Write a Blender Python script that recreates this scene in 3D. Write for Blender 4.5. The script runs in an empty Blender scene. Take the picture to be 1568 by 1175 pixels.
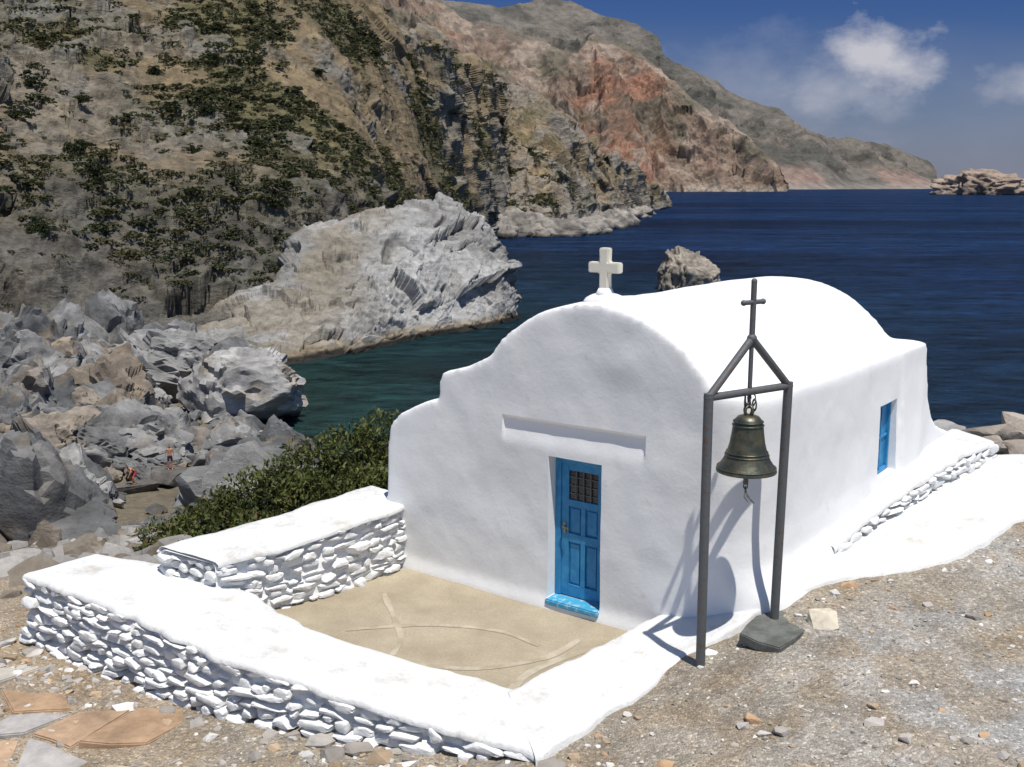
import bpy, bmesh, math, random, time
import numpy as np
from mathutils import Vector, Matrix
random.seed(7); rng=np.random.default_rng(11)
scene=bpy.context.scene
COL=scene.collection
# ---------------------------------------------------------------- noise
def _h(i,j,k,seed=0):
    n=(i.astype(np.int64)*374761393+j.astype(np.int64)*668265263+k.astype(np.int64)*2147483647+seed*974711)&0xffffffff
    n=((n^(n>>13))*1274126177)&0xffffffff
    n=((n^(n>>16))*2246822519)&0xffffffff
    n=n^(n>>15)
    return (n&0xffffff)/float(0xffffff)
def vn(x,y,z,seed=0):
    xi=np.floor(x);yi=np.floor(y);zi=np.floor(z)
    fx=x-xi;fy=y-yi;fz=z-zi
    fx=fx*fx*(3-2*fx);fy=fy*fy*(3-2*fy);fz=fz*fz*(3-2*fz)
    r=0
    for a in(0,1):
        wa=fx if a else 1-fx
        for b in(0,1):
            wb=fy if b else 1-fy
            for c in(0,1):
                wc=fz if c else 1-fz
                r=r+wa*wb*wc*_h(xi+a,yi+b,zi+c,seed)
    return r
def fbm(x,y,z,s=1.0,o=4,seed=0,g=.5):
    x=x/s;y=y/s;z=z/s;a=1;t=0;n=0
    for k in range(o):
        t=t+a*vn(x+k*17.3,y+k*5.1,z+k*9.7,seed+k);n+=a;a*=g
        x=x*2.03;y=y*2.03;z=z*2.03
    return t/n
def ridged(x,y,z,s=1.0,o=4,seed=0,g=.5):
    x=x/s;y=y/s;z=z/s;a=1;t=0;n=0
    for k in range(o):
        v=1-np.abs(2*vn(x+k*17.3,y+k*5.1,z+k*9.7,seed+k)-1)
        t=t+a*v*v;n+=a;a*=g
        x=x*2.07;y=y*2.07;z=z*2.07
    return t/n
def facets(x,y,z,s=1.0,seed=0,tilt=1.5,off=.9):
    """broken-rock relief: every cell is a tilted plane; returns about -.8..+.8"""
    x=x/s;y=y/s;z=z/s
    x,y,z=x+.35*(vn(x*2,y*2,z*2,seed+11)-.5),y+.35*(vn(x*2,y*2,z*2,seed+12)-.5),z+.35*(vn(x*2,y*2,z*2,seed+13)-.5)
    xi=np.floor(x);yi=np.floor(y);zi=np.floor(z)
    best=np.full(x.shape,1e9);B=[np.zeros(x.shape) for _ in range(6)]
    for a in(-1,0,1):
        for b in(-1,0,1):
            for c in(-1,0,1):
                i,j,k=xi+a,yi+b,zi+c
                px=i+_h(i,j,k,seed);py=j+_h(i,j,k,seed+1);pz=k+_h(i,j,k,seed+2)
                d=(px-x)**2+(py-y)**2+(pz-z)**2;m=d<best;best=np.where(m,d,best)
                for q,v in enumerate((i,j,k,px,py,pz)):B[q]=np.where(m,v,B[q])
    i,j,k,px,py,pz=B
    g=[_h(i,j,k,seed+3+q)-.5 for q in range(4)]
    return g[3]*off+tilt*(g[0]*(x-px)+g[1]*(y-py)+g[2]*(z-pz))
def sstep(a,b,x):
    t=np.clip((x-a)/(b-a),0,1);return t*t*(3-2*t)
def mix(a,b,f):
    f=np.asarray(f)[...,None];return a*(1-f)+np.array(b)*f
# ---------------------------------------------------------------- mesh helpers
def make_mesh(name,V,F,mat=None,smooth=True,col=None,parent=None):
    V=np.asarray(V,dtype=np.float64)
    me=bpy.data.meshes.new(name)
    n=F.shape[1];me.vertices.add(len(V));me.vertices.foreach_set('co',V.ravel())
    me.loops.add(F.size);me.loops.foreach_set('vertex_index',F.ravel().astype(np.int32))
    me.polygons.add(len(F));me.polygons.foreach_set('loop_start',np.arange(0,F.size,n,dtype=np.int32))
    me.polygons.foreach_set('loop_total',np.full(len(F),n,dtype=np.int32))
    me.update(calc_edges=True)
    me.polygons.foreach_set('use_smooth',np.full(len(me.polygons),smooth,dtype=bool))
    if col is not None:
        at=me.color_attributes.new('Col','FLOAT_COLOR','POINT')
        c=np.ones((len(V),4));c[:,:3]=col.reshape(-1,3);at.data.foreach_set('color',c.ravel())
    ob=bpy.data.objects.new(name,me);COL.objects.link(ob)
    if mat:me.materials.append(mat)
    if parent:ob.parent=parent
    return ob
def gridF(nr,nc):
    i=np.arange(nr-1)[:,None]*nc+np.arange(nc-1)[None,:]
    return np.stack([i,i+1,i+nc+1,i+nc],-1).reshape(-1,4)
def crom(P,n):
    P=np.asarray(P,float);m=len(P)
    t=np.linspace(0,m-1,n);i=np.clip(np.floor(t).astype(int),0,m-2);f=(t-i)[:,None]
    g=lambda k:P[np.clip(k,0,m-1)]
    p0,p1,p2,p3=g(i-1),g(i),g(i+1),g(i+2)
    return .5*((2*p1)+(-p0+p2)*f+(2*p0-5*p1+4*p2-p3)*f**2+(-p0+3*p1-3*p2+p3)*f**3)
def gridN(X,Y,Z,k=9):
    """unit normals of a grid surface, lightly smoothed, pointing up"""
    P=np.stack([X,Y,Z],-1);a=np.gradient(P,axis=1);b=np.gradient(P,axis=0);n=np.cross(a,b)
    n/=np.linalg.norm(n,axis=-1,keepdims=True)+1e-9;n=np.where(n[...,2:3]<0,-n,n)
    ker=np.ones(k)/k;pad=k//2
    for ax in(0,1):
        m=np.pad(n,[(pad,pad) if q==ax else (0,0) for q in range(3)],mode='edge')
        n=np.apply_along_axis(lambda v:np.convolve(v,ker,'valid'),ax,m)
    return n/(np.linalg.norm(n,axis=-1,keepdims=True)+1e-9)
def empty(name):
    e=bpy.data.objects.new(name,None);COL.objects.link(e);return e
def bm_obj(name,bm,mat=None,smooth=False,parent=None):
    me=bpy.data.meshes.new(name);bm.to_mesh(me);bm.free()
    if mat:me.materials.append(mat)
    me.polygons.foreach_set('use_smooth',np.full(len(me.polygons),smooth,dtype=bool))
    ob=bpy.data.objects.new(name,me);COL.objects.link(ob)
    if parent:ob.parent=parent
    return ob
def apply_mods(ob):
    dg=bpy.context.evaluated_depsgraph_get();dg.update()
    me=bpy.data.meshes.new_from_object(ob.evaluated_get(dg))
    ob.modifiers.clear();ob.data=me
    return ob
def tube(bm,p,q,r,seg=12,r2=None):
    p=Vector(p);q=Vector(q);d=q-p;M=d.to_track_quat('Z','Y').to_matrix().to_4x4();M.translation=(p+q)/2
    bmesh.ops.create_cone(bm,cap_ends=True,segments=seg,radius1=r,radius2=r if r2 is None else r2,depth=d.length,matrix=M)
def boxb(bm,M,sx,sy,sz,c=(0,0,0)):
    r=bmesh.ops.create_cube(bm,size=1)
    for v in r['verts']:
        v.co=M@Vector((c[0]+v.co.x*sx,c[1]+v.co.y*sy,c[2]+v.co.z*sz))
# ---------------------------------------------------------------- materials
def newmat(name):
    m=bpy.data.materials.new(name);m.use_nodes=True;nt=m.node_tree
    return m,nt,nt.nodes['Principled BSDF']
def N(nt,t,**k):
    n=nt.nodes.new(t)
    for a,b in k.items():
        if a in n.inputs.keys():n.inputs[a].default_value=b
        else:setattr(n,a,b)
    return n
def mathn(nt,op,a,b=None,clamp=False):
    n=nt.nodes.new('ShaderNodeMath');n.operation=op;n.use_clamp=clamp
    for i,v in enumerate((a,b)):
        if v is None:continue
        if isinstance(v,(int,float)):n.inputs[i].default_value=v
        else:nt.links.new(v,n.inputs[i])
    return n.outputs[0]
def mixc(nt,f,a,b,bt='MIX'):
    n=nt.nodes.new('ShaderNodeMix');n.data_type='RGBA';n.blend_type=bt
    for i,v in ((0,f),(6,a),(7,b)):
        if isinstance(v,(int,float)):n.inputs[i].default_value=v
        elif isinstance(v,tuple):n.inputs[i].default_value=(*v,1)
        else:nt.links.new(v,n.inputs[i])
    return n.outputs[2]
def ramp(nt,x,stops):
    r=nt.nodes.new('ShaderNodeValToRGB');e=r.color_ramp.elements
    while len(e)<len(stops):e.new(.5)
    for i,(p,c) in enumerate(stops):
        e[i].position=p;e[i].color=(c,c,c,1) if isinstance(c,(int,float)) else (*c,1)
    nt.links.new(x,r.inputs[0]);return r.outputs[0]
def rock_mat(name,s=1.0,bump=.6,dist=.3,lo=.55,hi=1.35,strata=0.0,rough=.9,sc=(.5,.5,2.2),rot=(.35,.6,.3)):
    """vertex-colour base * multi-scale noise, s = feature size in metres"""
    m,nt,b=newmat(name);L=nt.links
    tc=N(nt,'ShaderNodeTexCoord');a=N(nt,'ShaderNodeAttribute');a.attribute_name='Col'
    mp=N(nt,'ShaderNodeMapping');mp.inputs['Scale'].default_value=(1/s,1/s,1/s);L.new(tc.outputs['Object'],mp.inputs[0])
    mp2=N(nt,'ShaderNodeMapping');mp2.inputs['Scale'].default_value=tuple(q/s for q in sc);mp2.inputs['Rotation'].default_value=rot;L.new(tc.outputs['Object'],mp2.inputs[0])
    n1=N(nt,'ShaderNodeTexNoise',Scale=.6,Detail=8.0,Roughness=.74);L.new(mp.outputs[0],n1.inputs['Vector'])
    n2=N(nt,'ShaderNodeTexNoise',Scale=1.2,Detail=5.0,Roughness=.65);L.new(mp2.outputs[0],n2.inputs['Vector'])
    f1=ramp(nt,n1.outputs[0],[(.3,lo),(.7,hi)])
    f2=ramp(nt,n2.outputs[0],[(.32,1-strata),(.5,1.0),(.7,1+strata*.4)])
    c=mixc(nt,1.0,a.outputs['Color'],f1,'MULTIPLY');c=mixc(nt,1.0,c,f2,'MULTIPLY')
    h=mathn(nt,'ADD',n1.outputs[0],mathn(nt,'MULTIPLY',n2.outputs[0],.3+strata))
    L.new(c,b.inputs['Base Color']);b.inputs['Roughness'].default_value=rough;b.inputs['Specular IOR Level'].default_value=.2
    bp=N(nt,'ShaderNodeBump',Strength=bump,Distance=dist);L.new(h,bp.inputs['Height']);L.new(bp.outputs[0],b.inputs['Normal'])
    return m
def white_mat(name='whitewash',base=(.82,.825,.82),bump=.13,dirt=.45,dscale=5.0,dcol=(.58,.55,.49),d0=.60):
    m,nt,b=newmat(name);L=nt.links;tc=N(nt,'ShaderNodeTexCoord')
    n1=N(nt,'ShaderNodeTexNoise',Scale=1.3,Detail=5.0,Roughness=.6);n2=N(nt,'ShaderNodeTexNoise',Scale=16.0,Detail=5.0,Roughness=.6)
    n3=N(nt,'ShaderNodeTexNoise',Scale=dscale,Detail=7.0,Roughness=.72)
    for n in(n1,n2,n3):L.new(tc.outputs['Object'],n.inputs['Vector'])
    c=mixc(nt,ramp(nt,n1.outputs[0],[(.35,0.0),(.75,.6)]),base,tuple(x*.90 for x in base))
    c=mixc(nt,ramp(nt,n3.outputs[0],[(d0,0.0),(d0+.14,dirt)]),c,dcol)
    L.new(c,b.inputs['Base Color']);b.inputs['Roughness'].default_value=.85;b.inputs['Specular IOR Level'].default_value=.15
    bp=N(nt,'ShaderNodeBump',Strength=bump,Distance=.02);h=mathn(nt,'ADD',n2.outputs[0],mathn(nt,'MULTIPLY',n3.outputs[0],2.0))
    L.new(h,bp.inputs['Height']);L.new(bp.outputs[0],b.inputs['Normal']);return m
def paint_mat(name,c1,c2,scale=20,rough=.5,bump=.15,spec=.4,metal=0,thr=(.5,.7)):
    m,nt,b=newmat(name);L=nt.links;tc=N(nt,'ShaderNodeTexCoord')
    n1=N(nt,'ShaderNodeTexNoise',Scale=float(scale),Detail=6.0,Roughness=.65);L.new(tc.outputs['Object'],n1.inputs['Vector'])
    c=mixc(nt,ramp(nt,n1.outputs[0],[(thr[0],0.0),(thr[1],1.0)]),c1,c2)
    L.new(c,b.inputs['Base Color']);b.inputs['Roughness'].default_value=rough;b.inputs['Specular IOR Level'].default_value=spec;b.inputs['Metallic'].default_value=metal
    bp=N(nt,'ShaderNodeBump',Strength=bump,Distance=.01);L.new(n1.outputs[0],bp.inputs['Height']);L.new(bp.outputs[0],b.inputs['Normal']);return m
WHITE=white_mat(base=(.83,.83,.82));WHITE2=white_mat('whitewash_stone',(.77,.77,.755),.6,.6)
WHITE3=white_mat('whitewash_walked',(.68,.68,.665),.6,.75,2.6,(.46,.42,.35),.55)
def leaf_mat(name):
    m,nt,b=newmat(name);L=nt.links;a=N(nt,'ShaderNodeAttribute');a.attribute_name='Col'
    L.new(a.outputs['Color'],b.inputs['Base Color']);b.inputs['Roughness'].default_value=.6;b.inputs['Specular IOR Level'].default_value=.2
    t=N(nt,'ShaderNodeBsdfTranslucent');L.new(a.outputs['Color'],t.inputs[0]);mx=N(nt,'ShaderNodeMixShader');mx.inputs[0].default_value=.25
    L.new(b.outputs[0],mx.inputs[1]);L.new(t.outputs[0],mx.inputs[2]);L.new(mx.outputs[0],nt.nodes['Material Output'].inputs[0]);return m
LEAF=leaf_mat('foliage')
# ---------------------------------------------------------------- chapel frame of reference
A=np.array([-1.41,13.22]);E=np.array([.808,-.590]);G=np.array([.590,.808])
def Lw(s,t,z):
    s=np.asarray(s,float);t=np.asarray(t,float);z=np.asarray(z,float)
    return np.stack([A[0]+s*E[0]+t*G[0],A[1]+s*E[1]+t*G[1],z+0*s],-1)
ML=Matrix(((E[0],G[0],0,A[0]),(E[1],G[1],0,A[1]),(0,0,1,0),(0,0,0,1)))
# ---------------------------------------------------------------- terrain
CP=np.array([(.27,8.4,.0),(1.37,9.4,.2),(1.76,9.8,.30),(1.9,9.5,.36),(2.6,10.15,.5),(2.94,10.55,.6),(3.78,11.0,.65),(4.56,11.2,.7),(6.5,12.7,.8),(9,15,.85),(8,17,.8),
 (-5.9,11.8,-.5),(-3,9.6,-.33),(-1,8.6,-.13),(-6.8,13,-.6),(0,6,-.05),(3,6,.3),(6,8,.5),(8,10,.65),(12,12,.8),(-5,8,-.5),(-8,10,-.7),(-3,6,-.3),(0,0,0),(6,0,.3),(-8,0,-.5),(12,4,.6),(-9,13,-.9),(-2,15,-.6)])
def _rb(r):return np.where(r>0,r*r*np.log(r+1e-12),0)
_n=len(CP);_K=_rb(np.hypot(CP[:,None,0]-CP[None,:,0],CP[:,None,1]-CP[None,:,1]))+np.eye(_n)*.05
_P=np.c_[np.ones(_n),CP[:,:2]];_M=np.block([[_K,_P],[_P.T,np.zeros((3,3))]])
_W=np.linalg.solve(_M,np.r_[CP[:,2],0,0,0])
def rbf(x,y):
    x=np.clip(x,-9,12);y=np.clip(y,0,15);r=_W[_n]+_W[_n+1]*x+_W[_n+2]*y
    for i in range(_n):r=r+_W[i]*_rb(np.hypot(x-CP[i,0],y-CP[i,1]))
    return r
def inpoly(x,y,poly):
    r=np.zeros(x.shape,bool);n=len(poly)
    for i in range(n):
        x1,y1=poly[i];x2,y2=poly[(i+1)%n]
        if y1==y2:continue
        c=((y1>y)!=(y2>y))&(x<(x2-x1)*(y-y1)/(y2-y1)+x1);r^=c
    return r
FOOT=[(-5.4,12.2),(-2.8,10.2),(-.8,9.1),(.3,8.7),(1.6,10.0),(2.5,10.7),(5.6,13.6),(7.0,16),(1.5,18),(-2.2,13.8),(-4.0,12.6)]
def terrain(x,y,fine=True):
    z=rbf(x,y)
    z=z-.30*np.maximum(0,y-15)
    left=np.maximum(0,-x-8);z=z-.08*left*(y<60)
    z=z+sstep(18,30,y)*(fbm(x,y,0*x,9,4,3)-.5)*3.0+sstep(15,22,y)*(ridged(x,y,0*x,2.5,3,6)-.5)*.5
    z=np.maximum(z,-14.0+(fbm(x,y,0*x,7,4,9)-.5)*1.6)
    ys=np.array([-50,13.5,15.5,18,24,60,69,82,101,112,123,140]);xs=np.array([26,20,13,11,6,-12,-17,-20,-29,-34,-47,-60])
    d=x-np.interp(y,ys,xs)+(fbm(x,y,0*x,6,3,5)-.5)*3*sstep(20,40,y)
    z=z-np.maximum(0,d)*.9
    z=np.maximum(z,-19)
    if fine:
        z=z+(fbm(x,y,0*x,.5,4,21)-.5)*.045+(fbm(x,y,0*x,.09,2,22)-.5)*.014
    z=np.where(inpoly(x,y,FOOT),np.minimum(z,-.35),z)
    return z
def axis(lo,a,b,hi,d,g=1.06):
    m=list(np.arange(a,b,d));s=d;v=b
    while v<hi:m.append(v);s=min(s*g,1.2);v+=s
    m.append(hi);s=d;v=a-d;l=[]
    while v>lo:l.append(v);s=min(s*g,1.2);v-=s
    l.append(lo);return np.array(l[::-1]+m)
gx=axis(-90,-7.5,8.5,60,.07);gy=axis(-40,6,14.5,140,.07)
GX,GY=np.meshgrid(gx,gy);GZ=terrain(GX,GY)
near=sstep(22,15,GY)
n1=fbm(GX,GY,0*GX,1.6,5,31);n2=fbm(GX,GY,0*GX,.4,4,32)
gc=mix(np.zeros(GX.shape+(3,))+np.array([.325,.285,.23]),(.38,.37,.35),sstep(.4,.62,n1)*sstep(1,5,GX-0.2*(GY-9)))
gc=mix(gc,(.29,.225,.15),sstep(.5,.65,n2)*.6)
gc=mix(gc,(.38,.29,.19),sstep(-2,-5,GX)*.5)
gc=mix(gc,(.17,.145,.105),1-near)
gc=mix(gc,(.06,.055,.045),sstep(-14.2,-14.8,GZ))
def gravel_mat():
    m,nt,b=newmat('gravel_ground');L=nt.links
    tc=N(nt,'ShaderNodeTexCoord');a=N(nt,'ShaderNodeAttribute');a.attribute_name='Col'
    v=N(nt,'ShaderNodeTexVoronoi',Scale=42.0);v2=N(nt,'ShaderNodeTexVoronoi',Scale=13.0)
    n1=N(nt,'ShaderNodeTexNoise',Scale=1.7,Detail=9.0,Roughness=.75);n2=N(nt,'ShaderNodeTexNoise',Scale=60.0,Detail=3.0)
    for n in(v,v2,n1,n2):L.new(tc.outputs['Object'],n.inputs['Vector'])
    sep=N(nt,'ShaderNodeSeparateColor');L.new(v.outputs['Color'],sep.inputs[0])
    f=ramp(nt,sep.outputs[0],[(0,.66),(.5,.95),(.85,1.1),(1,1.6)])
    c=mixc(nt,1.0,a.outputs['Color'],f,'MULTIPLY')
    c=mixc(nt,1.0,c,ramp(nt,n1.outputs[0],[(.3,.62),(.7,1.3)]),'MULTIPLY')
    c=mixc(nt,1.0,c,ramp(nt,n2.outputs[0],[(.3,.75),(.7,1.2)]),'MULTIPLY')
    L.new(c,b.inputs['Base Color']);b.inputs['Roughness'].default_value=.95;b.inputs['Specular IOR Level'].default_value=.15
    h=mathn(nt,'SUBTRACT',mathn(nt,'MULTIPLY',n1.outputs[0],2.0),v.outputs['Distance'])
    h=mathn(nt,'SUBTRACT',h,mathn(nt,'MULTIPLY',v2.outputs['Distance'],.6))
    bp=N(nt,'ShaderNodeBump',Strength=.6,Distance=.025);L.new(h,bp.inputs['Height']);L.new(bp.outputs[0],b.inputs['Normal']);return m
make_mesh('ground',np.stack([GX,GY,GZ],-1).reshape(-1,3),gridF(len(gy),len(gx)),gravel_mat(),True,gc)
# ---------------------------------------------------------------- sea
def sea():
    m,nt,b=newmat('sea_water');L=nt.links
    tc=N(nt,'ShaderNodeTexCoord')
    def wv(sx,sy,rot,sc,det):
        mp=N(nt,'ShaderNodeMapping');mp.inputs['Scale'].default_value=(sx,sy,1);mp.inputs['Rotation'].default_value=(0,0,rot);L.new(tc.outputs['Object'],mp.inputs[0])
        n=N(nt,'ShaderNodeTexNoise',Scale=sc,Detail=det,Roughness=.65);L.new(mp.outputs[0],n.inputs['Vector']);return n.outputs[0]
    w1=wv(.5,1,.25,.5,6.0);w2=wv(.4,1,-.2,.09,5.0);w3=wv(.22,1,.1,.010,6.0);w4=wv(.6,1,.4,1.8,3.0)
    sp=N(nt,'ShaderNodeSeparateXYZ');L.new(tc.outputs['Object'],sp.inputs[0])
    dx=mathn(nt,'ADD',sp.outputs[0],28.0);dy=mathn(nt,'SUBTRACT',sp.outputs[1],95.0)
    dd=mathn(nt,'SQRT',mathn(nt,'ADD',mathn(nt,'MULTIPLY',dx,dx),mathn(nt,'MULTIPLY',mathn(nt,'MULTIPLY',dy,dy),.25)))
    dd=mathn(nt,'ADD',dd,mathn(nt,'MULTIPLY',w2,22.0))
    c=ramp(nt,mathn(nt,'DIVIDE',dd,150.0),[(.08,(.013,.037,.031)),(.22,(.006,.021,.022)),(.45,(.004,.014,.027)),(1,(.003,.0125,.038))])
    c=mixc(nt,1.0,c,ramp(nt,w3,[(.35,.5),(.65,1.6)]),'MULTIPLY')
    c=mixc(nt,1.0,c,ramp(nt,w2,[(.3,.45),(.7,1.8)]),'MULTIPLY')
    c=mixc(nt,1.0,c,ramp(nt,w1,[(.3,.25),(.7,2.1)]),'MULTIPLY')
    h=mathn(nt,'ADD',mathn(nt,'MULTIPLY',w1,1.0),mathn(nt,'MULTIPLY',w2,2.2));h=mathn(nt,'ADD',h,mathn(nt,'MULTIPLY',w4,.3))
    bp=N(nt,'ShaderNodeBump',Strength=1.0,Distance=1.6);L.new(h,bp.inputs['Height'])
    df=N(nt,'ShaderNodeBsdfDiffuse');L.new(c,df.inputs[0]);L.new(bp.outputs[0],df.inputs['Normal'])
    gl=N(nt,'ShaderNodeBsdfGlossy');gl.inputs['Roughness'].default_value=.14;gl.inputs[0].default_value=(.75,.85,1,1);L.new(bp.outputs[0],gl.inputs['Normal'])
    fr=N(nt,'ShaderNodeFresnel');fr.inputs[0].default_value=1.33;L.new(bp.outputs[0],fr.inputs['Normal'])
    mx=N(nt,'ShaderNodeMixShader');L.new(mathn(nt,'MINIMUM',mathn(nt,'MULTIPLY',fr.outputs[0],.55),.3),mx.inputs[0])
    L.new(df.outputs[0],mx.inputs[1]);L.new(gl.outputs[0],mx.inputs[2]);L.new(mx.outputs[0],nt.nodes['Material Output'].inputs[0])
    x=np.linspace(-40000,40000,41);y=np.linspace(-4000,60000,33);X,Y=np.meshgrid(x,y)
    make_mesh('sea',np.stack([X,Y,0*X-15.0],-1).reshape(-1,3),gridF(33,41),m)
sea()
# ---------------------------------------------------------------- hills
HILL=rock_mat('hill_ground',1.3,1.0,.8,.45,1.5,.25,.95,(.5,.5,1.5),(.3,.75,.2))
L1=[(-57,88,-113,186,58),(-56,100,-110,207,62),(-54,112,-106,232,66),(-48,118,-94,241,66),(-41,122,-78,244,63),(-34,125,-64,248,61),(-27,132,-50,255,59),(-22,150,-36,262,50),(-18,175,-28,283,45),(-14,235,-20,349,44),(-9,330,-12,459,49),(-5,420,-6,565,55),(4,436,6,578,49),(18,438,23,569,40),(37,520,45,635,31),(57,599,67,699,23),(94,760,103,836,12),(142,960,144,970,-12)]
def loft_hill(name,cols,nc,nr,mat,amps,colour,expo=1.0,back=.35):
    C=crom([(a,b,c,d,e) for a,b,c,d,e in cols],nc)
    tt=np.r_[np.linspace(-.06,1,nr),1+np.linspace(.03,back,10)]
    T=tt[:,None];sx,sy,cx,cy,cz=[C[:,i][None,:] for i in range(5)]
    X=sx+(cx-sx)*T;Y=sy+(cy-sy)*T
    pr=np.where(T<=1,np.sign(T)*np.abs(np.minimum(T,1))**expo,1-(T-1)*.9)
    Z=-15+(cz+15)*pr
    n=gridN(X,Y,Z)
    D,mask=amps(X,Y,Z,T)
    X0,Y0,Z0=X,Y,Z
    X=X+n[...,0]*D;Y=Y+n[...,1]*D;Z=Z+n[...,2]*D
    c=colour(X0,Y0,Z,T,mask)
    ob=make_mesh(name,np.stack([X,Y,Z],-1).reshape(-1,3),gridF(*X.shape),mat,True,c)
    return ob,X,Y,Z,T,mask
def amps1(X,Y,Z,T):
    S=Y+0*T;sh=S-(S-88)*0
    far=sstep(250,400,Y);mid=sstep(215,300,Y);low=sstep(.34,.12,T)*(1-mid)
    big=ridged(X,Y,Z*.6,60,3,41)-.5
    rk=fbm(X,Y,Z,16,5,42)
    rocky=np.clip(sstep(.50,.60,rk+.08*sstep(.42,.05,T)+.05*far),0,1);rocky=np.maximum(rocky,low*.55)
    u=(X*.8+Z*.6)/2.6;v=-X*.6+Z*.8
    fine=1-.85*mid
    D=big*(5+8*far)+(fbm(X,Y,Z,14,5,44)-.5)*(3.5+4*far)
    D=D+facets(u,Y/1.5,v,6.0,430,1.8,.15)*(.6+2.2*rocky)*fine+facets(u,Y/1.3,v,2.3,440,1.7,.2)*(.2+.8*rocky)*fine
    D=D+facets(X,Y,Z,26,450,1.8,.25)*(6.0*mid)+(ridged(X,Y,Z,11,3,46)-.5)*4.2*mid
    D=D+(ridged(X,Y,Z,3.2,3,45)-.5)*(.6+1.0*rocky)*fine
    return D*sstep(-.05,.08,T),rocky
def col1(X,Y,Z,T,rocky):
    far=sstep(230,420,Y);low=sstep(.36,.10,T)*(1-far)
    n=fbm(X,Y,Z,18,5,51);n2=fbm(X,Y,Z,4,4,52);n3=fbm(X,Y,Z,9,4,53)
    c=np.zeros(X.shape+(3,))+np.array([.19,.148,.09])
    c=mix(c,(.27,.205,.125),sstep(.48,.62,n2)*.8)
    c=mix(c,(.10,.10,.046),sstep(.46,.58,n)*.65*(1-.3*far))
    g=np.clip(.8*rocky,0,1)
    c=mix(c,(.215,.205,.185),g*(.6+.4*sstep(.4,.6,n3)))
    c=mix(c,(.27,.225,.18),far*.45*sstep(.42,.58,n3))
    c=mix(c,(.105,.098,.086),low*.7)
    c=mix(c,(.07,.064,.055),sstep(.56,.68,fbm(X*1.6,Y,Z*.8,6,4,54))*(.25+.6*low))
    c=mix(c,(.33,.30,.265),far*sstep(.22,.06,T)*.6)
    c=mix(c,(.035,.03,.025),sstep(-14.2,-14.8,Z))
    return c
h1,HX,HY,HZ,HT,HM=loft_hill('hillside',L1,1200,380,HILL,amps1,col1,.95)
# far red headland and farther mountains (bearing tangent, shore distance, slope, crest elevation tangent)
def polar_cols(rows):
    o=[]
    for b,d0,S,e in rows:
        d=(20+S*d0)/(S-e);o.append((b*d0,d0,b*d,d,5+e*d))
    return o
def bx(x):return (x-784)/1629.
def ey(y):return (283-y)*.000592
R2=[(-.14,2900,.5,.22),(-.09,2900,.5,.19)]+[((bx(x)),d,S,ey(y)) for x,d,S,y in [(700,2900,.5,20),(760,2950,.5,40),(830,3000,.5,62),(880,3000,.5,82),(905,3000,.5,60),(925,3000,.5,72),(960,3050,.5,78),(1010,3100,.5,120),(1060,3100,.5,160),(1110,3100,.48,190),(1150,3100,.45,215),(1190,3150,.4,245),(1212,3200,.3,284)]]
def amps2(X,Y,Z,T):
    big=ridged(X*1.4+Z*.5,Y*.5,Z*.25,380,4,61)-.5
    D=big*200+(ridged(X,Y,Z*.6,90,4,62)-.5)*50+facets(X+Z*.4,Y,Z*.6,85,630)*26+facets(X,Y,Z,28,640)*9
    return D*sstep(-.02,.12,T)*(1-.75*sstep(.75,1,T)),big
def col2(X,Y,Z,T,m):
    n=fbm(X,Y,Z,350,5,65);n2=fbm(X*1.8+Z*.5,Y,Z*.4,90,5,66)
    c=np.zeros(X.shape+(3,))+np.array([.225,.165,.125])
    c=mix(c,(.31,.14,.085),sstep(.47,.62,n)*.6*sstep(1.0,.8,T))
    c=mix(c,(.34,.275,.22),sstep(.50,.64,n2)*.7)
    c=mix(c,(.125,.115,.082),sstep(.42,.58,fbm(X,Y,Z,160,5,67))*sstep(.25,.7,T)*.85)
    c=mix(c,(.11,.09,.075),sstep(.54,.66,fbm(X*2,Y,Z*.5,70,4,68))*.55)
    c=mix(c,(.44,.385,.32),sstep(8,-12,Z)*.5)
    return c
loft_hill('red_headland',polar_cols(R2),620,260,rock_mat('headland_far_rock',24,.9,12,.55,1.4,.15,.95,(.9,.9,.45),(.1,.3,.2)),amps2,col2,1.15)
R4=[(bx(x),d,S,ey(y)) for x,d,S,y in [(560,4500,.5,-40),(640,4500,.5,-4),(700,4500,.5,6),(770,4600,.5,12),(820,4700,.5,4),(870,4800,.5,6),(920,4800,.5,25),(960,4800,.5,36),(998,4800,.5,58),(1012,4800,.5,88),(1060,4800,.45,110),(1110,4800,.4,135),(1200,4900,.35,178),(1250,5000,.3,200),(1300,5200,.25,213),(1360,5400,.2,225),(1415,5600,.15,243),(1430,5700,.12,256),(1437,5800,.1,285)]]
def amps4(X,Y,Z,T):
    D=(ridged(X*1.3+Z*.4,Y*.5,Z*.25,600,4,71)-.5)*210+(ridged(X,Y,Z,140,4,72)-.5)*70+facets(X,Y,Z*.6,110,730)*40
    sc=np.clip((Z+15)/250,0,1);return D*sc*(1-.8*sstep(.7,1,T)),D
def col4(X,Y,Z,T,m):
    c=np.zeros(X.shape+(3,))+np.array([.19,.17,.145])
    c=mix(c,(.11,.105,.09),sstep(.4,.6,fbm(X,Y,Z,220,5,75)))
    c=mix(c,(.29,.21,.17),sstep(.5,.62,fbm(X,Y,Z,300,4,76))*sstep(.7,.2,T))
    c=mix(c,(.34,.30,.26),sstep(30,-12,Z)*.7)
    return c
loft_hill('distant_mountain',polar_cols(R4),520,180,rock_mat('mountain_rock',36,1.0,26,.55,1.4,.15,.95,(.9,.9,.5),(.1,.3,.2)),amps4,col4,1.1)
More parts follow.
